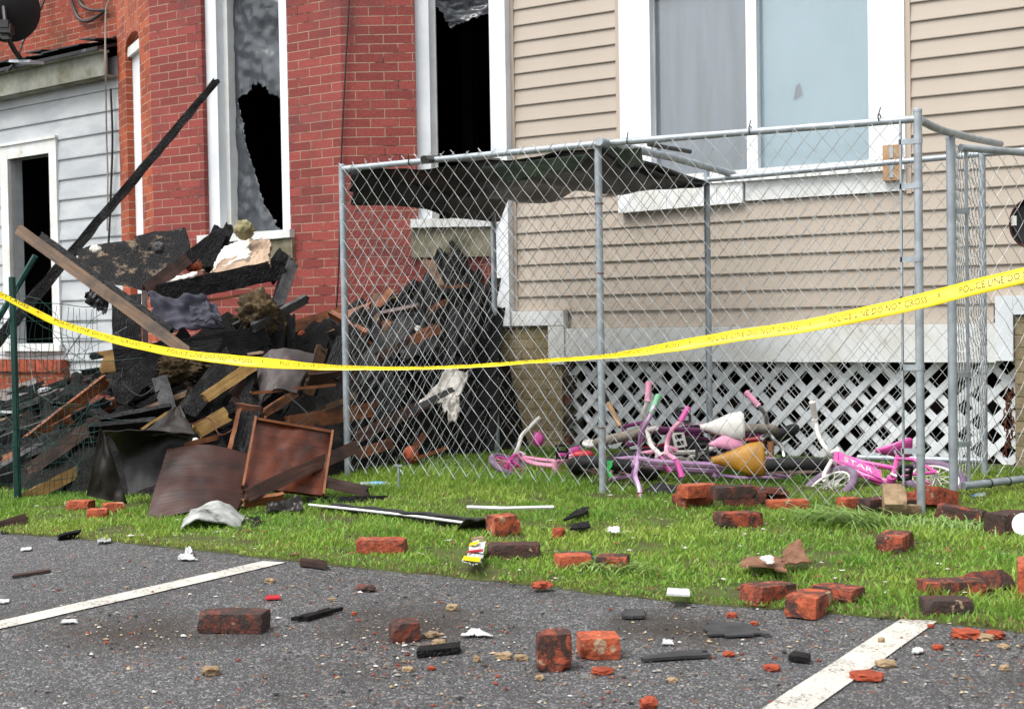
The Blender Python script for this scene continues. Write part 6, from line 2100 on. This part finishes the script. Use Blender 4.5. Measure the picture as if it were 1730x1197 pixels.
gplate('small charred stick left of the right parking line', [(1332, 1116), (1366, 1120), (1370, 1112), (1340, 1108)], .014, 'char_long', 'stick', 'charred_stick', rag=0)
gplate('white chip of plaster right of the right parking line', [(1540, 1104), (1562, 1104), (1556, 1095), (1542, 1097)], .004, 'paper', 'plaster chip', 'plaster_chip', namp=.012)
gplate('wet brown cardboard piece on the lawn at right', [(1240, 962), (1330, 970), (1318, 945), (1262, 941)], .006, 'cardboard', 'cardboard', 'cardboard_piece', z=.05, namp=.03, nu=22, nv=10)
gplate('brown cardboard corner standing up at the right of the wet piece', [(1316, 958), (1366, 954), (1352, 934), (1322, 946)], .006, 'cardboard', 'cardboard', 'cardboard_corner', z=.05, namp=.03, lift=.05)
gplate('crumpled white tissue on the wet cardboard', [(1282, 954), (1312, 957), (1308, 942), (1284, 942)], .003, 'paper', 'tissue', 'tissue', z=.085, namp=.03, rag=.15)
gplate('white printed card scrap at the lawn edge right of centre', [(1126, 1006), (1166, 1008), (1164, 998), (1128, 996)], .006, 'paper', 'card', 'card_scrap', z=.04, rag=0)
gplate('small white paper on the lawn below the kennel', [(1024, 900), (1050, 902), (1046, 892), (1028, 890)], .003, 'paper', 'paper scrap', 'paper_scrap', z=.05, namp=.02)
gplate('burnt black scrap on the lawn left of the white paper', [(960, 898), (998, 894), (996, 884), (970, 886)], .008, 'char_long', 'scrap', 'burnt_scrap', z=.04, namp=.02)
gplate('charred curl of board on the lawn under the kennel middle post', [(950, 884), (996, 868), (996, 860), (972, 866)], .01, 'char', 'scrap', 'burnt_scrap', z=.04, namp=.02)
gplate('dark slate behind the orange half brick with cream top', [(944, 944), (1004, 946), (1000, 934), (948, 934)], .008, 'slate', 'slate', 'slate_shard', z=.05)
gplate('small white scrap at the lawn edge left', [(312, 936), (326, 936), (322, 924), (314, 926)], .003, 'paper', 'paper scrap', 'paper_scrap', z=.01, namp=.02)
gplate('grey crumpled paper on the asphalt below the lawn edge at left', [(298, 946), (334, 948), (328, 936), (306, 936)], .003, 'paper', 'paper scrap', 'paper_scrap', z=.004, namp=.02, rag=.12)
gplate('grey curled flake at the lawn edge below the brown panel', [(162, 918), (188, 918), (186, 908), (166, 908)], .004, 'foil', 'flake', 'grey_flake', z=.006, namp=.02, rag=.12)
gplate('white flake on the asphalt at far left', [(34, 931), (54, 929), (54, 924), (36, 926)], .003, 'paper', 'flake', 'white_flake', namp=.005)
gplate('small white flake left of the long dark brick', [(102, 1053), (132, 1052), (130, 1047), (106, 1047)], .003, 'paper', 'flake', 'white_flake', namp=.006)
gplate('white flake at the left picture edge beside the parking line', [(-4, 1020), (16, 1018), (16, 1013), (-4, 1013)], .003, 'paper', 'flake', 'white_flake', namp=.006)
gplate('white flake between the small half brick and the paper scrap', [(1118, 1088), (1140, 1090), (1136, 1082), (1120, 1080)], .003, 'paper', 'flake', 'white_flake', namp=.006)
gplate('pink plastic ring piece on the asphalt right of the left line', [(448, 1013), (474, 1012), (472, 1007), (452, 1007)], .005, 'red', 'plastic piece', 'plastic_piece', namp=.003, rag=0)
gplate('rusty bar end at the lawn edge right of the left line', [(506, 956), (552, 962), (553, 956), (508, 950)], .02, 'wood_red', 'bar', 'bar_end', z=.004, rag=0)
gplate('thin reddish splinter lying on the asphalt at left', [(20, 976), (86, 965), (84, 963), (22, 973)], .006, 'wood_red', 'splinter', 'wood_splinter', rag=0)
# white trim strip lying in the grass inside the kennel front
mb = MB(); mb.tube([gnd(790, 856, .05), gnd(850, 858, .055), gnd(935, 856, .05)], .009, 5)
tag(mb.build('white_strip', M['white_old']), 'thin white trim strip lying in the grass at the kennel front', 'strip')
# snack wrapper
wp = gplate('crumpled red yellow and white snack wrapper beside the orange brick', [(780, 954), (812, 958), (824, 922), (800, 920)], .003, 'paper', 'wrapper', 'snack_wrapper', z=.05, namp=.03, nu=14, nv=14, rag=.05, lift=.012)
for m_, uv in (('tape', ((.05, .0), (.95, .0), (.95, .14), (.05, .14))), ('red', ((.1, .3), (.95, .42), (.95, .5), (.1, .38))), ('tape', ((.0, .62), (.5, .72), (.5, .84), (.0, .74)))):
    P = [gnd(x, y, .05) for x, y in [(780, 954), (812, 958), (824, 922), (800, 920)]]
    P[2].z += .012; P[3].z += .007
    q = [(P[0] * (1 - u) + P[1] * u) * (1 - v_) + (P[3] * (1 - u) + P[2] * u) * v_ + Z * .022 for u, v_ in uv]
    mb = MB(); mb.quadsheet(q, 6, 2, .003); mb.build('printed_band', M[m_], wp)
# round white lid
lc = at(1730, 886, 5.55)
ln = (-FW * .95 - RT * .2 + UP * .25).normalized()
mb = MB()
mb.tube([lc - ln * .006, lc, lc + ln * .005, lc + ln * .006], [.045, .048, .048, .042], 28)
tag(mb.build('round_lid', M['white'], smooth=True), 'round white plastic lid leaning on a brick at the right edge', 'lid')
# bottles
def bottle(label, px, py, d, axis, L, r, capm):
    c = at(px, py, d); a = V(axis).normalized()
    root = thing('plastic_bottle', label, 'bottle', tuple(c))
    mb = MB()
    mb.tube([c - a * L * .5, c - a * L * .48, c - a * L * .1, c + a * L * .2, c + a * L * .38, c + a * L * .46], [r * .6, r, r * .93, r, r * .5, r * .35], 16)
    mb.build('bottle_body', M['film_clear'], root, smooth=True)
    mb = MB(); mb.tube([c - a * L * .22, c + a * L * .1], r * 1.03, 16, cap=False); mb.build('label_sleeve', M[capm], root, smooth=True)
M['film_clear'] = mat('clear_crumpled_plastic', '#9aa5a6', '#7d8889', scale=14, rough=.15, bmp=.3, bscale=30, spec=.8)
M['blue'] = mat('blue_print', '#2f7fc4', '#7fb3dd', scale=30, rough=.4, bmp=0)
bottle('crushed plastic bottle with a blue label lying at the left kennel corner', 640, 822, 7.6, RT + FW * .1, .21, .030, 'blue')
bottle('crushed clear bottle with blue print lying right of the kennel gate post', 1645, 848, 6.75, RT * .8 + UP * .5 + FW * .3, .17, .033, 'blue')
# peg in the kennel grass
mb = MB(); p = gnd(674, 830); mb.tube([p, p + Z * .14], .007, 6); mb.box(p + Z * .142, RT * .022, FW * .006, Z * .005)
tag(mb.build('metal_peg', M['galv']), 'short metal peg standing in the grass at the left kennel side', 'peg')
# wooden step under the gate
board('low timber sill lying under the swung gate at the right', (1662, 862, 7.0), (1790, 848, 7.4), 24, .06, 'wood_brown', 'timber', 'timber_sill')

# ------------------------------------------------------------------ fine crumbs (uncountable)
cr = np.random.default_rng(5)
mb_v, mb_f, mb_c = [], [], []
pal = [lin('#94805f'), lin('#a6967b'), lin('#7d3a26'), lin('#6a3020'), lin('#7d7a75'), lin('#5b5550'), (.02, .02, .02), (.03, .028, .026), lin('#b5b4b0'), lin('#6d5a45'), lin('#8a8680')]
centers = [(240, 1068, 60, 26), (640, 1110, 60, 26), (760, 1070, 90, 50), (1010, 1130, 120, 40), (1300, 1060, 120, 40), (1640, 1080, 70, 30), (560, 990, 160, 30)]
base_oct = [(1, 0, 0), (-1, 0, 0), (0, 1, 0), (0, -1, 0), (0, 0, .8), (0, 0, -.5)]
of = [(0, 2, 4), (2, 1, 4), (1, 3, 4), (3, 0, 4), (2, 0, 5), (1, 2, 5), (3, 1, 5), (0, 3, 5)]
n_c = 0
while n_c < 2900:
    if cr.random() < .5:
        c_ = centers[cr.integers(len(centers))]
        px, py = cr.normal(c_[0], c_[2]), cr.normal(c_[1], c_[3])
    else:
        px, py = cr.uniform(-30, 1760), 940 + 262 * cr.random() ** .8
    if py < 905 or py > 1230: continue
    g = gnd(px, py)
    if g.y > lawn_edge(g.x) + .02: continue
    s = .0022 + .006 * cr.random() ** 3.5
    col = pal[cr.integers(len(pal))]
    a = cr.random() * 6.28; ca, sa = math.cos(a), math.sin(a)
    bi = len(mb_v)
    sx, sy, sz = s * (.7 + cr.random()), s * (.6 + .6 * cr.random()), s * (.4 + .5 * cr.random())
    for q in base_oct:
        k = .75 + .5 * cr.random()
        x, y = q[0] * sx * k, q[1] * sy * k
        mb_v.append((g.x + x * ca - y * sa, g.y + x * sa + y * ca, .001 + sz * .5 + q[2] * sz * k)); mb_c.append((*col, 1))
    mb_f += [tuple(bi + i for i in f) for f in of]
    n_c += 1
n_l = 0
lpal = [(.015, .014, .013), (.03, .025, .02), lin('#4a3524'), lin('#6b4a30'), lin('#7a4630'), lin('#b9b6ae'), (.02, .02, .02)]
while n_l < 1500:
    px, py = cr.uniform(-30, 1760), cr.uniform(800, 1030)
    g = gnd(px, py)
    if g.y < lawn_edge(g.x) + .02 or g.y > 7.6 or mound(g.x, g.y) > .03: continue
    s = .004 + .011 * cr.random() ** 2.5
    col = lpal[cr.integers(len(lpal))]
    a = cr.random() * 6.28; ca, sa = math.cos(a), math.sin(a)
    bi = len(mb_v)
    sx, sy, sz = s * (.8 + cr.random()), s * (.4 + .6 * cr.random()), s * .35
    zz_ = .018 + .02 * cr.random()
    for q in base_oct:
        k = .7 + .6 * cr.random()
        x, y = q[0] * sx * k, q[1] * sy * k
        mb_v.append((g.x + x * ca - y * sa, g.y + x * sa + y * ca, zz_ + q[2] * sz * k)); mb_c.append((*col, 1))
    mb_f += [tuple(bi + i for i in f) for f in of]
    n_l += 1
me = bpy.data.meshes.new('gravel_crumbs'); me.from_pydata(mb_v, [], mb_f)
ca_ = me.color_attributes.new('col', 'FLOAT_COLOR', 'POINT')
ca_.data.foreach_set('color', np.array(mb_c, dtype=np.float32).ravel())
me.materials.append(attr_mat('crumb_colours', rough=.85))
o = bpy.data.objects.new('gravel_crumbs', me); COL.objects.link(o); o['kind'] = 'stuff'
tag(o, 'fine brick mortar and soot crumbs strewn over asphalt and lawn', 'crumbs')

# ------------------------------------------------------------------ grass
gr = np.random.default_rng(11)
def grass(n, x0, x1, y0, y1):
    X = gr.uniform(x0, x1, n); Y = y0 + (y1 - y0) * gr.random(n) ** 1.25
    return X, Y
X, Y = grass(480000, -8.6, 1.6, 3.88, 8.25)
le = np.array([lawn_edge(x) for x in np.linspace(-8.7, 1.7, 2001)])
led = np.interp(X, np.linspace(-8.7, 1.7, 2001), le)
keep = Y > led - .05 * gr.random(len(X)) ** 2
# visible wedge
rr_ = X * RT.x + Y * RT.y; ff_ = X * FW.x + Y * FW.y
px_ = CX + rr_ / ff_ * FPX
keep &= (px_ > -60) & (px_ < 1800) | (gr.random(len(X)) < .45) & (px_ > -450) & (px_ < 2500)
mh = np.array([mound(a, c) for a, c in zip(X, Y)])
keep &= mh < .05
keep &= ~((Y > 7.4) & (X < -5.2))
X, Y = X[keep], Y[keep]
n = len(X)
n1 = np.array([noise.noise(V((a * 2.3, c * 2.3, 0))) for a, c in zip(X, Y)])
n2 = np.array([noise.noise(V((a * 7, c * 7, 4))) for a, c in zip(X, Y)])
n3 = np.array([noise.noise(V((a * .9, c * 1.4, 9))) for a, c in zip(X, Y)])
edge_d = Y - np.interp(X, np.linspace(-8.7, 1.7, 2001), le)
n4 = np.array([noise.noise(V((a * 3.1, c * 4.2, 21))) for a, c in zip(X, Y)])
dens = np.clip(.80 + .5 * n2, 0, 1) * np.clip(1 - 3.6 * (n4 - .14).clip(0, 1), .10, 1)
keep = gr.random(n) < dens
X, Y, n1, n2, n3, edge_d = [a[keep] for a in (X, Y, n1, n2, n3, edge_d)]
n = len(X)
near_k = np.exp(-((Y - 6.30) / .25) ** 2) * (X > -5.1) * (X < -3.6) * .04 + np.exp(-((Y - 7.0) / .6) ** 2) * (X > -5.1) * (X < -3.6) * .05
rt_ = np.random.default_rng(3)
cl = np.zeros(n)
for _ in range(70):
    tx, ty, ts = rt_.uniform(-5.6, .4), rt_.uniform(4.05, 6.4), rt_.uniform(.03, .11)
    cl = np.maximum(cl, rt_.uniform(.015, .045) * np.exp(-(((X - tx) / ts) ** 2 + ((Y - ty) / (ts * .8)) ** 2)))
tuft = cl + .06 * np.exp(-(((X + 1.95) / .28) ** 2 + ((Y - 5.72) / .16) ** 2)) + .03 * np.exp(-(((X + .9) / .4) ** 2 + ((Y - 4.35) / .25) ** 2))
hgt = (.014 + .020 * gr.random(n) + .014 * n1.clip(-.6, 1) + near_k * gr.random(n) + tuft * gr.random(n)) * np.clip(.45 + edge_d * 2.2, .45, 1)
wid = (.0013 + .0014 * gr.random(n)) * np.where(gr.random(n) < .2, 2.2, 1.0)
ang_ = gr.uniform(0, 2 * np.pi, n)
lean = hgt * (.25 + .9 * gr.random(n))
la = gr.uniform(0, 2 * np.pi, n)
cx_, sx_ = np.cos(ang_) * wid, np.sin(ang_) * wid
lx, ly = np.cos(la) * lean, np.sin(la) * lean
z0_ = np.full(n, .012)
VV = np.zeros((n, 5, 3), np.float32)
VV[:, 0] = np.stack([X - cx_, Y - sx_, z0_], 1); VV[:, 1] = np.stack([X + cx_, Y + sx_, z0_], 1)
mx_, my_, mz_ = X + lx * .35, Y + ly * .35, z0_ + hgt * .62
VV[:, 2] = np.stack([mx_ - cx_ * .8, my_ - sx_ * .8, mz_], 1); VV[:, 3] = np.stack([mx_ + cx_ * .8, my_ + sx_ * .8, mz_], 1)
VV[:, 4] = np.stack([X + lx, Y + ly, z0_ + hgt], 1)
me = bpy.data.meshes.new('grass')
me.vertices.add(n * 5); me.vertices.foreach_set('co', VV.ravel())
idx = np.arange(n)[:, None] * 5
lv = np.concatenate([idx + 0, idx + 1, idx + 3, idx + 2, idx + 2, idx + 3, idx + 4], 1).astype(np.int32).ravel()
me.loops.add(n * 7); me.loops.foreach_set('vertex_index', lv)
ls = np.stack([np.arange(n) * 7, np.arange(n) * 7 + 4], 1).ravel().astype(np.int32)
me.polygons.add(n * 2); me.polygons.foreach_set('loop_start', ls)
me.update(calc_edges=True)
t = gr.random(n)[:, None]
mixn = np.clip(.5 + .9 * n3 + .35 * n2, 0, 1)[:, None]
cA, cB, cC = np.array([[.16, .33, .04]]), np.array([[.33, .45, .07]]), np.array([[.085, .22, .034]])
colr = cA * (1 - mixn) + cB * mixn
colr = colr * (1 - .45 * t) + cC * .45 * t
ck = (cl / .045).clip(0, 1)[:, None]
colr = colr * (1 - .55 * ck) + cC * .55 * ck
dry = (gr.random(n) < .05 + .10 * np.clip(n2 - .15, 0, 1) + .25 * np.exp(-edge_d * 14))[:, None]
colr = np.where(dry, np.array([[.27, .21, .09]]) * (.6 + .6 * t), colr)
cc4 = np.ones((n, 5, 4), np.float32)
cc4[:, :, :3] = colr[:, None, :]
ca_ = me.color_attributes.new('col', 'FLOAT_COLOR', 'POINT')
ca_.data.foreach_set('color', cc4.ravel())
me.materials.append(attr_mat('grass_blades', rough=.5, spec=.3, trans=.35))
o = bpy.data.objects.new('grass', me); COL.objects.link(o); o['kind'] = 'stuff'
tag(o, 'short bright green grass with clover on the lawn strip', 'grass')
# long flattened tufts
def tuftm(cx, cy, n, L, dirx, spread, label):
    mb = MB()
    r2 = random.Random(int(cx * 10))
    for i in range(n):
        p = V((cx + r2.gauss(0, spread), cy + r2.gauss(0, spread * .5), .012))
        a = r2.gauss(dirx, .6); l = L * r2.uniform(.5, 1.1)
        d = V((math.cos(a), math.sin(a), 0)); sd_ = V((-d.y, d.x, 0)) * .003
        pts = [p, p + d * l * .3 + Z * l * .30, p + d * l * .7 + Z * l * .36, p + d * l + Z * l * .22]
        b_ = len(mb.v)
        for k, q in enumerate(pts):
            w_ = (1, .9, .6, .08)[k]
            mb.v += [q - sd_ * w_, q + sd_ * w_]
        mb.f += [[b_ + 2 * k, b_ + 2 * k + 1, b_ + 2 * k + 3, b_ + 2 * k + 2] for k in range(3)]; mb.mi += [0] * 3
    return tag(mb.build('grass_tuft', M['tuft']), label, 'grass tuft')
M['tuft'] = mat('long_grass', (.10, .20, .035), (.20, .29, .08), scale=30, rough=.5, bmp=0)
g = gnd(1445, 898); tuftm(g.x, g.y, 260, .22, yaw + 2.6, .10, 'long flattened grass tuft in front of the pink bicycle')
g = gnd(1010, 975); tuftm(g.x, g.y, 170, .13, yaw + .3, .08, 'pale tangled grass tuft beside the orange half brick')
g = gnd(1590, 900); tuftm(g.x, g.y, 120, .13, yaw + 1.2, .10, 'grass tuft around the foot of the kennel corner post')
g = gnd(740, 800); tuftm(g.x, g.y, 170, .20, yaw + 1.4, .16, 'tall weeds inside the kennel near its left side')
